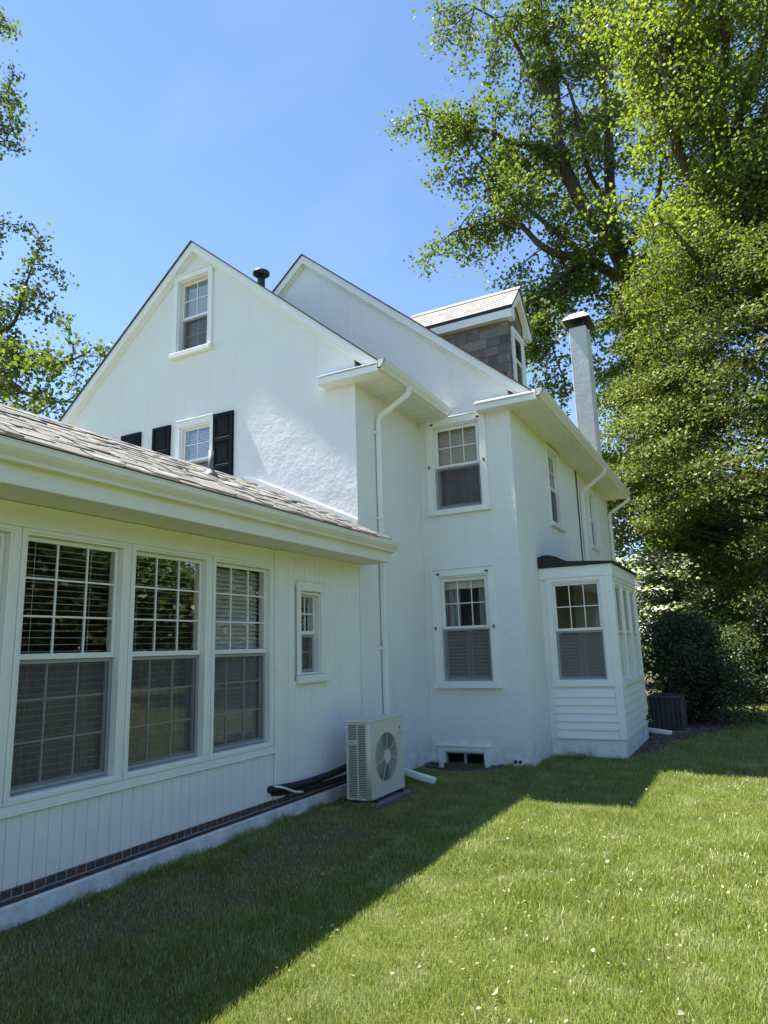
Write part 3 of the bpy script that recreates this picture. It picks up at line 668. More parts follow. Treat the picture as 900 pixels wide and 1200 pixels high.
for s_ in (-1, 1):
    for c in range(nd):
        x = -4.95 - rnd.uniform(0, .25)
        while x < DFX + .01:
            w = .30; a, b = x, min(x + w - .004, DFX + .015)
            dd = (c + .5) * dl / math.sqrt(2)
            if b > a + .03: piece('shingle', 'shingle_pale', dm, ((a + b) / 2, DC + s_ * dd, DAP - dd + .013), (round(b - a, 2), dl * 1.2, .008), .002, (-s_ * (math.pi / 4 - .05), 0, 0))
            x += w
MB().prism(FX(0), [(DC, DAP + .035), (DC + .1, DAP - .062), (DC + .1, DAP - .075), (DC, DAP + .02), (DC - .1, DAP - .075), (DC - .1, DAP - .062)], -5.0, DFX + .02).build('ridge_cap', 'shingle_pale', dm)

# ---- bay on the side
BY, BX, BYE = 10.42, -1.71, 12.70
fb = FY(BY); fbx = FX(BX)
part('bay_plinth', MB().b(XM + .001, BX, BY, BYE, -.3, .247), 'stucco', None, .006)
bh = window(fb, (-2.545, -1.925, 1.11, 2.455), 1.80, 3, 2, 0, side=.055, cas=.075, proud=.022, sillp=.025, rec=.03, blind=low_shutters, head=.06, label='front window of the bay with slatted shutters inside')
part('bay_wall', MB().prism(fb, [(XM + .001, .247), (BX - .012, .247), (BX - .012, 2.70), (XM + .001, 2.70)], -.12, -.002, [bh]), 'white_siding')
sbh = []
for y0 in (10.62, 11.31, 12.0):
    sbh.append(window(fbx, (y0 + .01, y0 + .50, 1.08, 2.40), 1.75, 1, 1, 0, side=.04, cas=.055, proud=.022, sillp=.02, rec=.0, head=.05, cloth=(1.75, 2.5, 'curtain_grey'), screen=False))
part('bay_wall', MB().prism(fbx, [(BY + .121, .247), (BYE, .247), (BYE, 2.70), (BY + .121, 2.70)], -.12, -.002, sbh), 'white_siding')
part('bay_wall', MB().b(XM + .001, BX - .121, BYE - .12, BYE, .247, 2.70), 'white_siding')
part('bay_floor', MB().b(XM + .001, BX - .121, BY + .121, BYE - .121, .6, .65), 'interior_dark')
part('bay_inner_wall', MB().b(XM + .002, XM + .02, BY + .121, BYE - .121, .65, 2.70), 'interior')
def clap(fr, u0, u1, v0, v1, nrow):
    h = (v1 - v0) / nrow
    for i in range(nrow):
        a = v0 + i * h; m = MB()
        for (u, v, w) in ((u0, a, 0), (u1, a, 0), (u1, a + h + .004, 0), (u0, a + h + .004, 0), (u0, a + .002, .030), (u1, a + .002, .030), (u1, a + h, .004), (u0, a + h, .004)): m.v.append(fr(u, v, w))
        m.f = [(0, 1, 2, 3), (4, 5, 6, 7), (0, 1, 5, 4), (1, 2, 6, 5), (2, 3, 7, 6), (3, 0, 4, 7)]; part('clapboard', m, 'white_siding')
clap(fb, -2.655, -1.80, .262, .945, 6); clap(fbx, BY + .075, BYE - .06, .262, .945, 6)
part('corner_board', MB().box(fb, -1.797, BX + .022, .249, 2.56, .001, .026), 'white_trim', None, .004)
part('corner_board', MB().box(fbx, BY - .0, BY + .072, .249, 2.56, .001, .021), 'white_trim', None, .004)
part('corner_board', MB().box(fbx, BYE - .055, BYE, .249, 2.56, .001, .021), 'white_trim', None, .004)
part('corner_board', MB().box(fb, -2.69, -2.658, .249, .95, .001, .02), 'white_trim', None, .003)
part('starter_strip', MB().box(fb, -2.66, -1.80, .249, .262, .001, .03), 'white_trim', None, .002)
part('bay_frieze', MB().box(fb, XM + .002, BX + .024, 2.562, 2.735, .001, .032), 'white_trim', None, .004)
part('bay_frieze', MB().box(fbx, BY, BYE, 2.562, 2.735, .001, .030), 'white_trim', None, .004)
part('bay_roof', MB().prism(FY(0), [(XM + .003, 2.737), (BX + .07, 2.737), (BX + .075, 2.765), (-2.38, 2.82), (-2.46, 2.89), (-2.58, 2.93), (-2.68, 2.93), (XM + .003, 2.90)], -(BYE + .06), -(BY - .07)), 'dark_membrane', None, .004, label='low black membrane roof of the bay')
sp = part('spigot', MB().tube([(BX, 12.43, .33), (BX + .09, 12.43, .33), (BX + .11, 12.43, .27)], .016, 8), 'brass', None, 0, True)
MB().tube([(BX + .06, 12.43, .34), (BX + .06, 12.43, .40)], .028, 8).build('spigot_handle', 'hardware', sp, 0, True)

# ------------------------------------------------------------------ things round the house
def circ(cx, cy, r, n=28): return [(cx + r * math.cos(2 * math.pi * k / n), cy + r * math.sin(2 * math.pi * k / n)) for k in range(n)]
def text_mesh(txt, size):
    c = bpy.data.curves.new('lettering', 'FONT'); c.body = txt; c.size = size; c.extrude = .0004; c.align_x = 'CENTER'
    o = bpy.data.objects.new('lettering', c); COL.objects.link(o); dg = bpy.context.evaluated_depsgraph_get(); me = bpy.data.meshes.new_from_object(o.evaluated_get(dg))
    bpy.data.objects.remove(o); return me
pad = MB().b(-3.98, -3.60, 6.57, 7.40, -.05, .030).build('concrete_pad', 'concrete', None, .01)
tag(pad, 'low concrete pad under the beige heat pump unit', 'pad')
HX0, HX1, HY0, HY1, HZ0, HZ1 = -3.945, -3.662, 6.555, 7.36, .066, .857
HP = thing('heat_pump', (-3.80, 6.95, .03), 'beige outdoor heat pump unit with round fan grille and louvred end', 'heat pump')
fp = FX(HX1); FC = (6.935, .455, .252)
MB().prism(fp, [(HY0 + .03, HZ0), (HY1 - .004, HZ0), (HY1 - .004, HZ1 - .02), (HY0 + .03, HZ1 - .02)], -.02, 0, [circ(*FC)]).build('front_panel', 'unit_beige', HP)
cm = MB(); cm.tube([(HX1 - .03, HY0 + .026, HZ0), (HX1 - .03, HY0 + .026, HZ1 - .02)], .03, 12); cm.build('corner_edge', 'unit_beige', HP, 0, True)
bd = MB(); bd.b(HX0, HX0 + .012, HY0 + .01, HY1 - .01, HZ0, HZ1 - .02); bd.b(HX0, HX1 - .02, HY1 - .016, HY1 - .004, HZ0, HZ1 - .02); bd.b(HX0 + .012, HX1 - .021, HY0 + .03, HY1 - .017, HZ0, HZ0 + .02)
bd.build('cabinet', 'unit_beige', HP)
MB().b(HX0 - .008, HX1 + .008, HY0 - .006, HY1 + .004, HZ1 - .0195, HZ1).build('top_cover', 'unit_beige', HP, .007)
# fan: recess, blades, hub, guard
MB().prism(fp, [(HY0 + .05, HZ0 + .03), (HY1 - .02, HZ0 + .03), (HY1 - .02, HZ1 - .03), (HY0 + .05, HZ1 - .03)], -.2, -.19).build('fan_recess', 'unit_dark', HP)
fan = MB()
for k in range(3):
    a0 = k * 2 * math.pi / 3 + .5; base = len(fan.v)
    for i in range(6):
        a = a0 + i * .27; w = -.16 + i * .016
        for r in (.06, .235 - .02 * (i in (0, 5))):
            for dw in (0, .004): fan.v.append(fp(FC[0] + r * math.cos(a), FC[1] + r * math.sin(a), w + dw))
    for i in range(5):
        q = base + i * 4; fan.f += [(q, q + 2, q + 6, q + 4), (q + 1, q + 5, q + 7, q + 3)]
fb_ = fan.build('fan_blades', 'fan_grey', HP)
gd = MB()
for j in range(13):
    r = .075 + j * .0145; n = 40; base = len(gd.v)
    for k in range(n):
        a = 2 * math.pi * k / n
        for (dr, dw) in ((-.0016, 0), (.0016, 0), (.0016, .004), (-.0016, .004)): gd.v.append(fp(FC[0] + (r + dr) * math.cos(a), FC[1] + (r + dr) * math.sin(a), dw + .004))
    for k in range(n):
        for q in range(4): gd.f.append((base + k * 4 + q, base + k * 4 + (q + 1) % 4, base + ((k + 1) % n) * 4 + (q + 1) % 4, base + ((k + 1) % n) * 4 + q))
gd.build('grille_rings', 'unit_grille', HP)
for k in range(7):
    a = 2 * math.pi * k / 7 + math.pi / 2; c, s_ = math.cos(a), math.sin(a); m = MB()
    for (r, t) in ((.06, -.004), (.26, -.004), (.26, .004), (.06, .004)):
        for w in (.0085, .013): m.v.append(fp(FC[0] + r * c - t * s_, FC[1] + r * s_ + t * c, w))
    m.f = [(0, 2, 4, 6), (1, 3, 5, 7), (0, 1, 3, 2), (2, 3, 5, 4), (4, 5, 7, 6), (6, 7, 1, 0)]; m.build('grille_spoke', 'unit_grille', HP)
MB().prism(fp, circ(FC[0], FC[1], .072, 24), .004, .016).build('grille_hub', 'unit_beige', HP, .003)
# louvred end
fe = FY(HY0 + .005)
ring(MB(), fe, HX0, HX1 - .03, HZ0, HZ1 - .02, .022, -.012, 0).build('end_frame', 'unit_beige', HP)
MB().box(fe, HX0 + .125, HX0 + .14, HZ0 + .022, HZ1 - .042, -.012, -.001).build('end_mullion', 'unit_beige', HP)
lv = MB(); z = HZ0 + .03
while z < HZ1 - .05:
    for a, b in ((HX0 + .022, HX0 + .125), (HX0 + .14, HX1 - .052)):
        if not (a < HX0 + .1 and .62 < z < .66): lv.box(fe, a, b, z, z + .0075, -.012, -.002)
    z += .0175
lv.build('louvre_bars', 'unit_beige', HP)
MB().box(fe, HX0 + .022, HX0 + .1245, .617, .664, -.011, -.0015).build('name_plate', 'unit_beige', HP)
MB().box(fe, HX0 + .03, HX0 + .10, .634, .648, -.0014, 0).build('plate_mark', 'logo_grey', HP)
MB().box(fe, HX0 + .013, HX1 - .035, HZ0 + .02, HZ1 - .03, -.05, -.045).build('coil', 'unit_dark', HP)
# three-diamond emblem and its two lines of lettering
e0 = (7.262, .725); r_ = .022
for a in (90, 210, 330):
    a = math.radians(a); d = (math.cos(a), math.sin(a)); p_ = (-d[1], d[0]); L = r_ * 1.0; h = L * .5; wd_ = L * .289 * 1.0
    pts = [(e0[0], e0[1]), (e0[0] + d[0] * h + p_[0] * wd_, e0[1] + d[1] * h + p_[1] * wd_), (e0[0] + d[0] * L, e0[1] + d[1] * L), (e0[0] + d[0] * h - p_[0] * wd_, e0[1] + d[1] * h - p_[1] * wd_)]
    MB().prism(fp, pts, .0005, .003).build('emblem_diamond', 'logo_dark', HP)
for txt, zz in (('MITSUBISHI', .672), ('ELECTRIC', .652)):
    me = text_mesh(txt, .0165); me.materials.append(M['logo_grey']); link('lettering', me, None, HP, (HX1 + .0015, 7.262, zz), (math.pi / 2, 0, math.pi / 2))
for yy in (HY0 + .1, HY1 - .12): MB().b(HX0 + .02, HX1 + .02, yy, yy + .045, .031, .065).build('foot', 'black_rubber', HP, .004)
# refrigerant lines along the bricks
def hose(name, pts, r, mat, label, cat, smooth=True):
    o = MB().tube(path_round(pts, .12, 5), r, 10).build(name, mat, None, 0, smooth); return tag(o, label, cat)
hose('refrigerant_hose', [(-4.27, 5.60, .315), (-4.19, 5.63, .32), (-4.17, 6.0, .295), (-4.12, 6.45, .31), (-4.04, 6.9, .37), (-3.93, 7.1, .38)], .036, 'black_rubber', 'thick black insulated hose from the boarded wall to the heat pump', 'hose')
hose('refrigerant_hose', [(-4.27, 5.64, .275), (-4.20, 5.70, .27), (-4.175, 6.1, .245), (-4.13, 6.5, .235), (-4.06, 6.9, .25), (-3.93, 7.15, .26)], .026, 'black_rubber', 'thinner black hose running just under the thick insulated one', 'hose')
hose('drain_tube', [(-4.27, 5.61, .34), (-4.13, 5.64, .345), (-4.115, 5.85, .26), (-4.11, 5.98, .235)], .011, 'white_pipe', 'thin pale tube hanging off the end of the black hoses', 'tube')
hose('conduit', [(-4.19, 5.85, .225), (-4.17, 6.3, .222), (-4.10, 6.75, .235), (-3.93, 7.2, .24)], .012, 'grey_pipe', 'thin grey conduit lying along the top of the brick band', 'conduit')
# downspout extension lying on the lawn beside the heat pump
def drain(pts, label):
    o = MB().tube(path_round(pts, .05), .040, 12, sq=(0, 0, 1)).build('drain_pipe', 'white_pipe', None, 0, True); return tag(o, label, 'drain pipe')
drain([(-4.09, 7.975, .15), (-3.98, 7.96, .12), (-3.52, 7.87, .045)], 'short white drain pipe sloping onto the grass behind the heat pump')
drain([(-2.55, 14.0, .06), (-1.9, 13.34, .07), (-1.40, 13.12, .04)], 'white drain pipe lying on gravel in front of the dark condenser')
# window well
ww = MB(); N = len(WELL)
ins = [(-3.735 + (x + 3.735) * .90, 9.40 + (y - 9.40) * .88) for x, y in WELL]; out_ = [(-3.735 + (x + 3.735) * 1.05, 9.415 + (y - 9.40) * 1.05) for x, y in WELL]
ww.v = [(x, y, z) for (lst, z) in ((ins, -.45), (ins, .006), (out_, .018), (out_, -.45)) for x, y in lst]
for i in range(N - 1):
    for k in range(4): a = k * N + i; b = ((k + 1) % 4) * N + i; ww.f.append((a, a + 1, b + 1, b))
o = ww.build('window_well', 'well_plastic', None); tag(o, 'dark plastic well curving round the basement window', 'window well')
MB().prism(FZ(0), ins[::-1], -.44, -.30).build('gravel_floor', 'gravel', o)
# pair of small capped pipes low on the wall
uv = thing('wall_vent', (-2.95, 9.38, 0), 'small white box with two black caps at the foot of the wall', 'vent')
MB().b(-3.015, -2.885, 9.33, 9.419, -.02, .05).build('box', 'white_trim', uv, .006)
for x in (-2.983, -2.917): MB().tube([(x, 9.36, .03), (x, 9.345, .066), (x, 9.335, .075)], [.024, .026, .02], 10).build('cap', 'black_rubber', uv, 0, True)
# dark condenser behind the bay
CN = thing('condenser', (-1.48, 13.75, 0), 'dark grey louvred air conditioner condenser on gravel by the hedge', 'air conditioner')
c0, c1, d0, d1 = -1.78, -1.20, 13.47, 14.05
MB().b(c0 - .05, c1 + .05, d0 - .05, d1 + .05, -.02, .04).build('base', 'concrete', CN, .01)
MB().b(c0 + .05, c1 - .05, d0 + .05, d1 - .05, .045, .575).build('coil', 'unit_dark', CN)
for x in (c0, c1 - .045):
    for yy in (d0, d1 - .045): MB().b(x, x + .045, yy, yy + .045, .04, .58).build('corner_post', 'condenser_grey', CN, .008)
lid = MB(); lid.b(c0 - .01, c1 + .01, d0 - .01, d1 + .01, .58, .63); lid.build('lid', 'condenser_grey', CN, .012)
MB().tube([(-1.49, 13.76, .631), (-1.49, 13.76, .655), (-1.49, 13.76, .66)], [.22, .2, .05], 20).build('fan_cover', 'black_metal', CN, 0, True)
for k in range(6):
    for (a, b, c, d) in ((c0 + .065 + k * .082, c0 + .09 + k * .082, d0 + .004, d0 + .03), (c0 + .065 + k * .082, c0 + .09 + k * .082, d1 - .03, d1 - .004)): MB().b(a, b, c, d, .05, .578).build('fin', 'condenser_grey', CN, .004)
    for (a, b, c, d) in ((c0 + .004, c0 + .03, d0 + .065 + k * .082, d0 + .09 + k * .082), (c1 - .03, c1 - .004, d0 + .065 + k * .082, d0 + .09 + k * .082)): MB().b(a, b, c, d, .05, .578).build('fin', 'condenser_grey', CN, .004)

# ------------------------------------------------------------------ plants
def at(px, py, y):
    """point at depth y that lies behind a given spot of the view, used only to lay limbs out"""
    c = Vector(((px - 450), (600 - py), -803.0)); d = camo.matrix_world.to_3x3() @ c; return EYE + d * (y / d.y)
def leaves(P, N, size, asp=.62, fold=.25, jit=.9):
    """kite-shaped folded leaves at points P with mean normals N"""
    n = len(P); nr = N + rng.normal(0, jit, (n, 3)); nr /= np.linalg.norm(nr, axis=1, keepdims=True) + 1e-9
    t = rng.normal(0, 1, (n, 3)); t -= nr * (t * nr).sum(1, keepdims=True); t /= np.linalg.norm(t, axis=1, keepdims=True) + 1e-9
    b = np.cross(nr, t); s = (size * rng.uniform(.6, 1.25, n))[:, None]
    V = np.stack([P - t * s * .5, P + b * s * asp * .5 + nr * s * fold * .5 - t * s * .08, P + t * s * .5, P - b * s * asp * .5 + nr * s * fold * .5 - t * s * .08], 1).reshape(-1, 3)
    return V, np.arange(4 * n).reshape(-1, 4)
class Tree:
    def __init__(s): s.tb = MB(); s.P = []; s.N = []
    def limb(s, pts, r0, r1, sides=7):
        # smooth the given points
        pts = [Vector(p) for p in pts]; q = []
        for i in range(len(pts) - 1):
            a, b, c, d = pts[max(i - 1, 0)], pts[i], pts[i + 1], pts[min(i + 2, len(pts) - 1)]
            for k in range(4):
                t = k / 4; q.append(.5 * ((2 * b) + (c - a) * t + (2 * a - 5 * b + 4 * c - d) * t * t + (3 * b - a - 3 * c + d) * t ** 3))
        q.append(pts[-1]); m = len(q)
        s.tb.tube(q, [r0 + (r1 - r0) * i / (m - 1) for i in range(m)], sides); return q
    def twig(s, p, d, L, r, depth, nl, droop=.25, spread=.30):
        pts = [p]; cur = p.copy(); dd = d.normalized(); n = 4
        for i in range(n):
            dd = (dd + Vector((rnd.gauss(0, .22), rnd.gauss(0, .22), rnd.gauss(0, .18) - droop * .3))).normalized(); cur = cur + dd * (L / n); pts.append(cur.copy())
        s.tb.tube(pts, [r * (1 - .8 * i / n) for i in range(n + 1)], 4 if depth else 5)
        if depth == 0:
            for i in range(1, n + 1):
                k = int(nl * (.5 + .5 * i / n) / 3) + 1; c = np.array(pts[i]); s.P.append(c + rng.normal(0, spread, (k, 3)) * np.array([1, 1, .8])); s.N.append(np.tile([0, 0, .9], (k, 1)))
            return
        for i in range(1, n + 1):
            for _ in range(2 if i < n else 3):
                e = (dd + Vector((rnd.gauss(0, .8), rnd.gauss(0, .8), rnd.gauss(0, .55)))).normalized(); s.twig(pts[i], e, L * rnd.uniform(.35, .62), r * .45, depth - 1, nl, droop, spread)
    def clothe(s, path, every, L, r, nl, start=.25, depth=1, droop=.25, spread=.3, up=.2, back=0):
        m = len(path); acc = 0; tot = sum((b - a).length for a, b in zip(path, path[1:])); run = 0
        for a, b in zip(path, path[1:]):
            seg = (b - a).length; run += seg; acc += seg
            while acc > every:
                acc -= every
                if run / tot < start: continue
                t = (b - a).normalized(); e = Vector((rnd.gauss(0, 1), rnd.gauss(0, 1), rnd.gauss(0, .7))); e = (e - t * e.dot(t) * .6).normalized() + Vector((0, back, up))
                s.twig(b, e, L * rnd.uniform(.55, 1.2), r, depth, nl, droop, spread)
        s.twig(path[-1], path[-1] - path[-2], L * .8, r, depth, nl, droop, spread)
    def done(s, name, label, cat, size, mat, group=None, asp=.7, jit=.9, base=None, bark='bark'):
        base = base or Vector(min(s.tb.v, key=lambda v: v[2])); t = thing(name, base, label, cat, group)
        s.tb.build('trunk', bark, t, 0, True)
        P = np.concatenate(s.P); N = np.concatenate(s.N); V, F = leaves(P, N, size, asp, .25, jit)
        o = link('crown', np_mesh('crown', V, F, rng.beta(2, 2, len(F)), mat), None, t); print(name, 'leaves', len(F)); return t

# tall tulip tree behind the house: limbs laid out one by one
T = Tree(); D = 26
foot = at(748, 400, D); foot = Vector((foot.x + .3, D, -.1))
tr = T.limb([foot, Vector((foot.x, D, 5)), at(748, 400, D), at(738, 325, D)], .62, .42, 10)
A = T.limb([at(738, 325, 26), at(715, 280, 25.9), at(690, 252, 25.7), at(668, 210, 25.5), at(655, 172, 25.4), at(652, 120, 25.5), at(647, 75, 25.6), at(634, 25, 25.6), at(622, -45, 25.7)], .36, .09, 9)
B = T.limb([at(738, 325, 26), at(722, 278, 26.6), at(715, 230, 27), at(713, 150, 27.4), at(706, 95, 27.6), at(692, 10, 27.8), at(684, -60, 28)], .30, .08, 8)
C = T.limb([at(657, 184, 25.4), at(622, 172, 24.9), at(595, 166, 24.5), at(570, 153, 24.2), at(532, 152, 23.9), at(498, 134, 23.7)], .17, .03)
Dn = T.limb([at(738, 335, 26), at(690, 304, 25), at(655, 298, 24.5), at(632, 286, 24.1), at(606, 262, 23.8), at(570, 262, 23.5), at(530, 272, 23.4)], .22, .03)
E_ = T.limb([at(690, 304, 25), at(640, 262, 24.4), at(592, 222, 24.2), at(566, 188, 24.1), at(548, 160, 24)], .11, .03)
F_ = T.limb([at(690, 304, 25), at(650, 330, 24.2), at(630, 360, 23.8), at(612, 385, 23.6)], .10, .02)
G_ = T.limb([at(652, 120, 25.5), at(620, 80, 25), at(590, 30, 24.8), at(548, 5, 24.6)], .12, .03)
H_ = T.limb([at(715, 240, 27), at(690, 200, 26.2), at(672, 120, 25.6), at(660, 90, 25.4)], .12, .04)
I_ = T.limb([at(722, 300, 26.4), at(760, 260, 25.4), at(775, 200, 25), at(770, 120, 24.8)], .16, .04)
J_ = T.limb([at(706, 95, 27.6), at(730, 40, 27), at(750, -20, 26.6)], .14, .04)
K_ = T.limb([at(700, 310, 25.4), at(662, 340, 24.4), at(640, 372, 24), at(655, 430, 24)], .10, .02)
for p_, ev, L, st in ((A, .62, 2.1, .30), (B, .62, 2.1, .2), (C, .42, 1.6, .12), (Dn, .46, 1.7, .25), (E_, .5, 1.5, .2), (F_, .42, 1.3, .1), (G_, .42, 1.8, .15), (H_, .6, 1.7, .2), (I_, .5, 1.9, .1), (J_, .5, 1.8, .1), (K_, .42, 1.4, .1)):
    T.clothe(p_, ev * .88, L, .035, 20, st, 1, .45, .25, .2, .5)
T.done('tulip_tree', 'tall deciduous tree with dark spreading limbs behind the dormer', 'tree', .17, 'leaf_tulip', 'tall trees behind the house', .85, .9, foot)
# second tall tree, brighter, farther right
T = Tree(); D = 22; foot = Vector((5.2, D, -.1))
tr = T.limb([foot, Vector((4.6, D, 6)), at(880, 300, D), at(862, 250, D), at(852, 200, D), at(836, 120, D), at(812, 60, D), at(800, -30, D)], .55, .16, 10)
b1 = T.limb([at(858, 260, D), at(800, 190, 21.0), at(785, 110, 20.0), at(770, 40, 19.6), at(765, -30, 19.6)], .22, .05)
b2 = T.limb([at(850, 180, D), at(880, 100, 21.5), at(900, 30, 21.0), at(905, -40, 20.5)], .22, .06)
b3 = T.limb([at(836, 120, D), at(800, 80, 21.0), at(770, 40, 20.0), at(760, -30, 19.5)], .18, .05)
b4 = T.limb([at(862, 300, D), at(830, 310, 20.5), at(805, 290, 19.4), at(785, 262, 18.8)], .18, .04)
b5 = T.limb([at(862, 300, D), at(930, 220, 20.5), at(960, 120, 19.5), at(960, 20, 19.0)], .2, .05)
b6 = T.limb([at(840, 130, D), at(850, 60, 20.5), at(845, 0, 19.5), at(845, -60, 19.0)], .18, .05)
for p_ in (b1, b2, b3, b4, b5, b6): T.clothe(p_, .27, 1.8, .035, 25, .15, 1, .4, .26)
T.clothe(tr, .36, 1.9, .04, 18, .55, 1, .4, .26)
T.done('tall_tree', 'tall sunlit tree with bright yellow-green leaves beyond the dark-limbed one', 'tree', .125, 'leaf_bright', 'tall trees behind the house', .85, .9, foot)
# tree at the far left, partly behind the extension
T = Tree(); foot = Vector((-25.5, 14, -.1)); D = 14
tr = T.limb([foot, Vector((-25.5, 14, 8)), Vector((-25.8, 14.2, 16)), Vector((-27, 14, 27))], .5, .1, 9)
for pts, L in (([Vector((-24, 14, 9)), at(-60, 440, 14), at(20, 430, 13.6), at(74, 425, 13.4), at(104, 412, 13.3)], 1.15), ([Vector((-24, 14, 7.5)), at(-60, 480, 14), at(0, 455, 13.6), at(55, 470, 13.4), at(88, 470, 13.3)], 1.1),
            ([Vector((-24, 14, 10)), at(-50, 400, 14), at(10, 385, 13.8), at(28, 340, 13.7), at(38, 310, 13.7)], 1.1), ([Vector((-24.1, 14, 13)), at(-80, 320, 14), at(-40, 280, 14), at(5, 262, 14)], 1.0),
            ([Vector((-24.2, 14, 16)), at(-90, 220, 14), at(-40, 175, 14), at(8, 165, 14)], .95), ([Vector((-24.2, 14, 19)), at(-90, 160, 14), at(-50, 110, 14), at(8, 108, 14)], 1.1), ([Vector((-24.2, 14, 20)), at(-90, 110, 14), at(-40, 60, 14), at(-4, 40, 14)], .9)):
    q = T.limb(pts, .12, .02); T.clothe(q, .32, L, .025, 6.5, .35, 1, .3, .17)
T.done('leafy_tree', 'leafy tree rising beyond the ridge of the low extension', 'tree', .15, 'leaf_tulip', 'tall trees behind the house', .85, .9, foot)

def pads(name, label, cat, base, prof, n_pad, per, pad_r, size, mat, group=None, squash=.45, trunk=.3, shell=(.55, 1.0), lobes=5, lob=.18, seed=1, skip=None, extra=None, jit=.75):
    """a dense crown made of layered sprays of leaves round a trunk; prof(h) gives the crown radius at height h in 0..1"""
    r2 = np.random.default_rng(seed); bx_, by_, H, z0 = base; t = thing(name, (bx_, by_, 0), label, cat, group); tb = MB()
    if trunk: tb.tube([(bx_, by_, -.1), (bx_ + .1, by_, H * .4), (bx_, by_ + .1, H * .93)], [trunk, trunk * .7, trunk * .1], 8)
    ph = r2.uniform(0, 6.28, lobes); P = []; N = []
    for i in range(n_pad):
        h = r2.uniform(0, 1); a = r2.uniform(0, 2 * math.pi)
        R = prof(h) * (1 + sum(lob * math.sin((k + 1) * a + ph[k] + 7 * h * (k + 1) * .6) / (1 + k * .4) for k in range(lobes)) * .6)
        rr = R * (r2.uniform(*shell) if i % 7 else r2.uniform(.05, .5)); c = np.array([bx_ + rr * math.cos(a), by_ + rr * math.sin(a), z0 + h * (H - z0)])
        if skip and skip(c): continue
        pr = pad_r * r2.uniform(.6, 1.3); m = int(per * (pr / pad_r) ** 2)
        q = r2.normal(0, 1, (m, 3)); q /= np.linalg.norm(q, axis=1, keepdims=True); q *= (r2.uniform(0, 1, (m, 1)) ** .45) * pr; q[:, 2] *= squash
        outw = np.array([math.cos(a), math.sin(a), .0]); q[:, 2] -= .28 * (q @ outw)
        P.append(c + q); N.append(np.tile(outw * .45 + [0, 0, .8], (m, 1)))
        if trunk and i % 3 == 0: 
            zc = max(.2, c[2] - rr * .35); tb.tube([(bx_, by_, zc), tuple(c * .6 + np.array([bx_, by_, zc]) * .4), tuple(c)], [.05, .03, .008], 4)
    if tb.v: tb.build('trunk', 'bark', t, 0, True)
    P = np.concatenate(P); N = np.concatenate(N); V, F = leaves(P, N, size, .6, .2, jit)
    o = link('crown', np_mesh('crown', V, F, rng.beta(2, 2, len(F)), mat), None, t); print(name, 'leaves', len(F)); return t
# big dense tree at the right edge
pads('evergreen_tree', 'broad dense tree with small olive leaves reaching down to the lawn', 'tree', (2.8, 23.6, 18.0, .9),
     lambda h: 7.2 * (1 - h ** 1.35) ** .62 * (.84 + .2 * h) + .25, 1950, 310, .95, .115, 'leaf_beech', 'tall trees behind the house', .38, .4, (.55, 1.08), 6, .30, 8, lambda c: c[1] > 25.2 or c[0] > 6.0 or (c[2] < 5.2 and (c[0] < .2 or c[1] < 18.6)), None, .6)
# shrubs
def dome(R): return lambda h: R * math.sqrt(max(.05, 1 - (h * .92) ** 2.4))
pads('hedge', 'dark clipped hedge standing behind the grey condenser', 'hedge', (-1.15, 15.4, 1.95, .1), dome(.95), 330, 110, .30, .06, 'leaf_dark', 'shrubs behind the house', .8, .05, (.3, 1.2), 6, .36, 11)
pads('shrub', 'round glossy green shrub growing beside the clipped hedge', 'shrub', (-.25, 19.5, 1.8, .08), dome(.8), 130, 90, .30, .075, 'leaf_mid', 'shrubs behind the house', .7, .04, (.4, 1), 4, .15, 12)
pads('shrub', 'tall dark shrub in the shade of the dense tree', 'shrub', (.9, 19.6, 2.5, .08), dome(1.2), 170, 90, .42, .085, 'leaf_dark', 'shrubs behind the house', .7, .05, (.4, 1), 4, .15, 13)
pads('azalea', 'shrub with reddish leaves at the foot of the dense tree', 'shrub', (.75, 20.6, 3.2, 1.0), dome(.9), 60, 80, .32, .08, 'leaf_red', 'shrubs behind the house', .7, .05, (.4, 1), 4, .15, 14)
pads('dogwood_tree', 'small dogwood covered in white blossom beyond the bay', 'tree', (-2.15, 21.2, 4.1, .9), dome(1.25), 120, 60, .42, .11, 'leaf_dark', None, .35, .08, (.3, 1), 4, .2, 15)
dg = bpy.data.objects['dogwood_tree']
r2 = np.random.default_rng(16); P = []
for i in range(80):
    a = r2.uniform(0, 6.28); h = r2.uniform(0, 1); R = 1.3 * math.sqrt(max(.05, 1 - (h * .92) ** 2.4)) * r2.uniform(.6, 1.05); c = np.array([-2.15 + R * math.cos(a), 21.2 + R * math.sin(a), 1.0 + h * 3.1])
    q = r2.normal(0, .24, (24, 3)); q[:, 2] *= .25; P.append(c + q)
P = np.concatenate(P); V, F = leaves(P, np.tile([0, 0, 1.6], (len(P), 1)), .11, .9, .1, .5); link('blossom', np_mesh('blossom', V, F, rng.beta(2, 2, len(F)), 'petal_white'), None, dg)
pads('broadleaf_tree', 'mid-green tree standing past the end of the house', 'tree', (-4.6, 27.0, 8.6, .6), lambda h: 2.9 * math.sqrt(max(.03, 1 - (2 * h - .9) ** 2 * .8)), 230, 90, .60, .13, 'leaf_mid', None, .5, .15, (.5, 1), 4, .2, 17)
pads('broadleaf_tree', 'lower pale green tree between the dogwood and the dense tree', 'tree', (-.6, 24.6, 5.6, .4), lambda h: 1.9 * math.sqrt(max(.03, 1 - (2 * h - .9) ** 2 * .8)), 150, 90, .55, .12, 'leaf_mid', None, .45, .1, (.5, 1), 4, .2, 18)
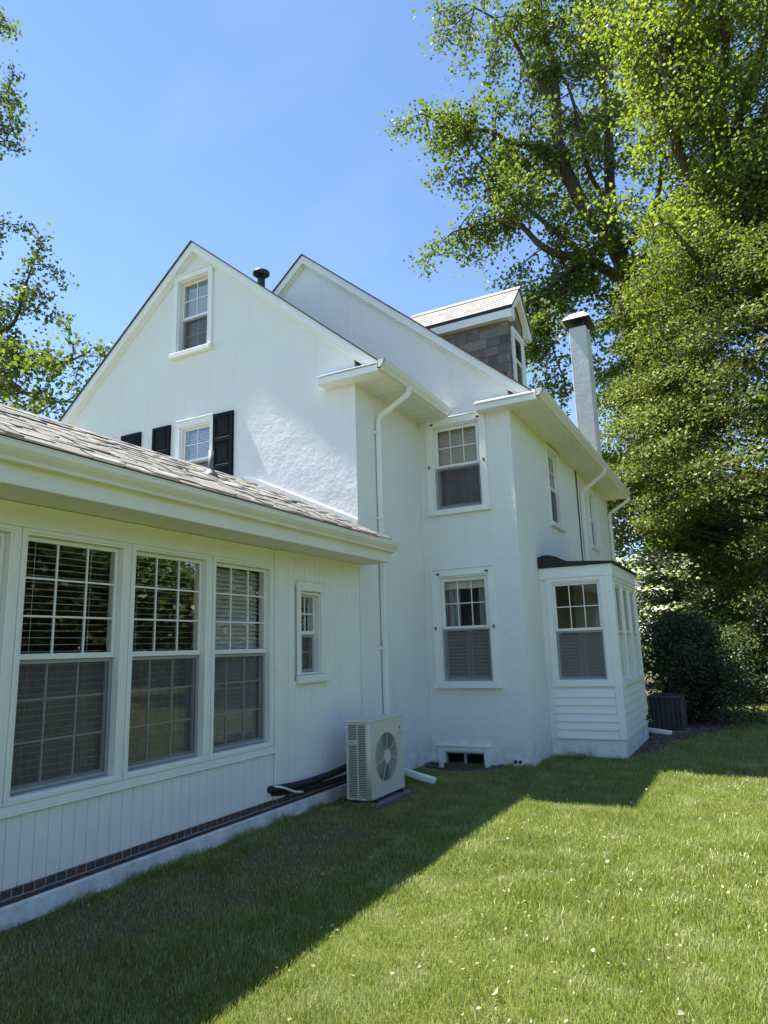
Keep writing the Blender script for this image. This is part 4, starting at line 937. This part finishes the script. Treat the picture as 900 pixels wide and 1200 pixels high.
pads('broadleaf_tree', 'slim bright green tree just right of the chimney', 'tree', (-1.9, 25.2, 15.5, 2.2), lambda h: 2.1 * math.sqrt(max(.04, 1 - (2 * h - .9) ** 2 * .75)), 330, 110, .62, .17, 'leaf_bright', None, .5, .14, (.4, 1.05), 5, .3, 19)
# belt of woods far round the garden (one mass)
n = 150000; a = rng.uniform(-.115, 2.6, n); R = 36 + 2.0 * np.sin(a * 11) + rng.normal(0, 1.6, n); hh = 10.5 * (.78 + .22 * np.sin(a * 9) * np.sin(a * 23 + 1))
P = np.stack([R * np.sin(a), R * np.cos(a), rng.uniform(.02, 1, n) * hh * (1 + rng.normal(0, .05, n))], 1)
V, F = leaves(P, np.tile([-.3, 0, .8], (len(P), 1)), .46, .8, .2, .8)
o = link('far_woods', np_mesh('far_woods', V, F, rng.beta(2, 2, len(F)), 'leaf_mid'), None); tag(o, 'far belt of green woods round the garden', 'woods', kind='stuff')

# ------------------------------------------------------------------ lawn: grass blades, pebbles, fallen leaves
def inside_poly(x, y, poly):
    c = np.zeros(len(x), bool); j = len(poly) - 1
    for i in range(len(poly)):
        xi, yi = poly[i]; xj, yj = poly[j]; k = ((yi > y) != (yj > y)) & (x < (xj - xi) * (y - yi) / (yj - yi + 1e-12) + xi); c ^= k; j = i
    return c
def vnoise(x, y, s, seed):
    r = np.random.default_rng(seed); g_ = r.uniform(0, 1, (256, 256)); u = x * s + 57; v = y * s + 91; i = np.floor(u).astype(int); j = np.floor(v).astype(int); fu = u - i; fv = v - j; fu = fu * fu * (3 - 2 * fu); fv = fv * fv * (3 - 2 * fv)
    G = lambda a, b: g_[a % 256, b % 256]
    return G(i, j) * (1 - fu) * (1 - fv) + G(i + 1, j) * fu * (1 - fv) + G(i, j + 1) * (1 - fu) * fv + G(i + 1, j + 1) * fu * fv
GRAVEL = [(-2.72, 10.36), (-1.78, 10.38), (-1.50, 10.6), (-1.30, 11.6), (-1.05, 12.8), (-.75, 13.8), (-.5, 15.0), (-.6, 16.4), (-1.2, 17.0), (-2.7, 17.0)]
WELLX = [(-3.735 + (x + 3.735) * 1.12, 9.45 + (y - 9.40) * 1.40) for x, y in WELL]
def scatter(n, x0, x1, y0, y1):
    x = rng.uniform(x0, x1, n); y = rng.uniform(y0, y1, n); ok = x > XS + .05
    ok &= ~((y > YM - .02) & (x < XM + .02)) & ~((y > BY - .03) & (y < BYE + .03) & (x < BX + .04))
    ok &= ~((x > -4.0) & (x < -3.5) & (y > 6.5) & (y < 7.46)); ok &= ~inside_poly(x, y, WELLX)
    gx = inside_poly(x + rng.normal(0, .07, n), y + rng.normal(0, .07, n), GRAVEL); ok &= ~gx
    return x[ok], y[ok]
def blades(x, y, hgt, wid, tri):
    n = len(x); a = rng.uniform(0, 2 * math.pi, n); h = hgt * rng.uniform(.55, 1.3, n) * (.55 + .9 * vnoise(x, y, 1.6, 5)); 
    # worn strip under the eaves of the extension
    worn = np.clip(1.3 - np.abs(x + 3.6 - .25 * np.sin(y * 1.7)) / .42, 0, 1) * np.clip((y - 1.5) / 1.5, 0, 1) * np.clip((6.6 - y) / 1.0, 0, 1) * vnoise(x, y, 2.3, 8)
    worn = np.clip(worn * 1.9, 0, 1); worn *= .35 + .9 * vnoise(x, y, 9, 33); keep = rng.uniform(0, 1, n) > worn * .72; x, y, a, h, worn = x[keep], y[keep], a[keep], h[keep] * (1 - .5 * worn[keep]), worn[keep]; n = len(x)
    lean = rng.uniform(.15, .95, n) * h; la = rng.uniform(0, 2 * math.pi, n); lx, ly = np.cos(la) * lean, np.sin(la) * lean; w = wid * rng.uniform(.6, 1.3, n) / 2
    dx, dy = np.cos(a) * w, np.sin(a) * w; z0 = np.full(n, -.006)
    tip = np.stack([x + lx, y + ly, h], 1); bl = np.stack([x - dx, y - dy, z0], 1); br = np.stack([x + dx, y + dy, z0], 1)
    tint = np.clip(rng.beta(2.2, 2.6, n) * .75 + .25 * vnoise(x, y, 2.7, 6) - .05, 0, .92); dry = rng.uniform(0, 1, n) < (.035 + .25 * np.clip(vnoise(x, y, 1.1, 9) - .62, 0, 1) + .95 * worn); tint[dry] = rng.uniform(.94, 1, dry.sum())
    if not tri:
        return np.stack([bl, br, tip], 1).reshape(-1, 3), np.arange(3 * n).reshape(-1, 3), tint
    ml = np.stack([x - dx * .8 + lx * .32, y - dy * .8 + ly * .32, h * .58], 1); mr = np.stack([x + dx * .8 + lx * .32, y + dy * .8 + ly * .32, h * .58], 1)
    V = np.stack([bl, br, mr, ml, tip], 1).reshape(-1, 3); b = np.arange(n)[:, None] * 5
    F = np.concatenate([b + [0, 1, 2], b + [0, 2, 3], b + [3, 2, 4]], 1).reshape(-1, 3); return V, F, np.repeat(tint, 3)
parts_ = []; off = 0
for (x0, x1, y0, y1, dens, hg, wd, tri) in ((-4.2, 2.2, 1.4, 4.2, 11500, .031, .0038, True), (-4.2, 2.2, 4.2, 6.4, 8000, .033, .0044, True), (-4.2, 2.2, 6.4, 9.4, 5600, .036, .0056, False), (-3.2, 2.4, 9.4, 13, 3000, .040, .0080, False), (-3.2, 3.0, 13, 21, 1100, .062, .0130, False)):
    x, y = scatter(int(dens * (x1 - x0) * (y1 - y0)), x0, x1, y0, y1)
    if y0 < 5: k = (x < .9 + .12 * y); x, y = x[k], y[k]
    V, F, t_ = blades(x, y, hg, wd, tri); parts_.append((V, F + off, t_)); off += len(V)
# untrimmed tufts against the footing and the house walls
for (x0, x1, y0, y1, n) in ((-4.20, -4.10, 1.6, 6.5, 3600), (-3.15, -2.76, 9.30, 9.40, 500), (-2.74, -2.62, 9.5, 10.3, 500), (-2.6, -1.7, 10.28, 10.37, 500), (-3.98, -3.5, 6.44, 6.53, 350), (-4.15, -4.0, 7.5, 9.3, 500)):
    x = rng.uniform(x0, x1, n); y = rng.uniform(y0, y1, n); k = vnoise(x, y, 3.5, 31) > .42; V, F, t_ = blades(x[k], y[k], .075, .0042, True); parts_.append((V, F + off, t_)); off += len(V)
V = np.concatenate([p[0] for p in parts_]); F = np.concatenate([p[1] for p in parts_]); t_ = np.concatenate([p[2] for p in parts_])
o = link('grass', np_mesh('grass', V, F, t_, 'grass'), None); tag(o, 'short green lawn grass in front of the white house', 'grass', kind='stuff'); print('grass tris', len(F))
# pebbles of the gravel bed
x = rng.uniform(-2.7, -.2, 16000); y = rng.uniform(10.3, 17.2, 16000); k = inside_poly(x, y, GRAVEL) & ~((y < BYE + .02) & (x < BX + .02)); x, y = x[k], y[k]; n = len(x)
s_ = rng.uniform(.010, .028, n)[:, None]; c = np.stack([x, y, np.full(n, .006)], 1); oct_ = np.array([(1, 0, 0), (0, 1, 0), (-1, 0, 0), (0, -1, 0), (0, 0, .7), (0, 0, -.5)])
V = (c[:, None, :] + oct_[None] * s_[:, :, None] * rng.uniform(.6, 1.3, (n, 6, 1))).reshape(-1, 3); b = np.arange(n)[:, None] * 6
F = np.concatenate([b + q for q in ([0, 1, 4], [1, 2, 4], [2, 3, 4], [3, 0, 4], [1, 0, 5], [2, 1, 5], [3, 2, 5], [0, 3, 5])], 1).reshape(-1, 3)
o = link('pebbles', np_mesh('pebbles', V, F, np.repeat(rng.uniform(0, 1, n), 8), 'pebble'), None); tag(o, 'brown and grey pebbles of the bed beside the bay', 'pebbles', kind='stuff')
# fallen leaves and petals: the larger ones singly, the specks as one mass
lm = []
for k in range(6):
    m = MB(); n = 8; L = 1.0; rr = [.0, .26, .36, .38, .32, .22, .10, 0]
    for i in range(n):
        u = i / (n - 1) - .5; cz = .18 * (u * 2) ** 2 * (1 if k % 2 else -.5) + .1
        m.v += [(u, -rr[i] * (1 + .15 * math.sin(3 * i + k)), cz + .14 * rr[i] * (k % 3)), (u, 0, cz - .03), (u, rr[i] * (1 + .15 * math.cos(2 * i + k)), cz + .14 * rr[i] * (k % 3))]
    for i in range(n - 1):
        q = i * 3; m.f += [(q, q + 3, q + 4, q + 1), (q + 1, q + 4, q + 5, q + 2)]
    me = m.mesh('fallen_leaf', 0, True); a = me.attributes.new('tint', 'FLOAT', 'FACE'); tv = (.35, .5, .1, .45, .7, 1.0)[k]; a.data.foreach_set('value', [tv] * len(me.polygons)); me.materials.append(M['fallen']); lm.append(me)
x, y = scatter(900, -4.0, .6, 1.9, 9.2); k = (x < .3 + .05 * y) & (vnoise(x, y, .9, 21) > rng.uniform(.15, .8, len(x))); x, y = x[k][:150], y[k][:150]
for i in range(len(x)):
    kk = int(rng.choice(6, p=[.20, .24, .19, .19, .10, .08])); s_ = .015 + .042 * rng.beta(1.3, 3.2)
    o = link('fallen_leaf', lm[kk], None, None, (x[i], y[i], .030), (rng.normal(0, .35), rng.normal(0, .35), rng.uniform(0, 6.28)), (s_, s_, s_))
    shade = x[i] < -2.4 or (y[i] > 7.5 and x[i] < -1.2)
    tag(o, ('small cream petal', 'small pale yellowish leaf', 'small straw-coloured leaf', 'small pale leaf with curled edges', 'small tan leaf', 'small brown leaf')[kk] + (' lying on shaded grass beside the house' if shade else ' lying on the sunlit lawn'), 'leaf', 'fallen leaves scattered on the lawn')
x, y = scatter(3200, -4.1, 1.0, 1.8, 11); k = vnoise(x, y, .8, 22) > rng.uniform(.2, .9, len(x)); x, y = x[k], y[k]; P = np.stack([x, y, rng.uniform(.02, .045, len(x))], 1)
V, F = leaves(P, np.tile([0, 0, 1.2], (len(P), 1)), .022, .6, .2, .5); o = link('leaf_specks', np_mesh('leaf_specks', V, F, rng.uniform(0, .8, len(F)), 'fallen'), None); tag(o, 'tiny pale petals and specks scattered over the lawn', 'petals', kind='stuff')
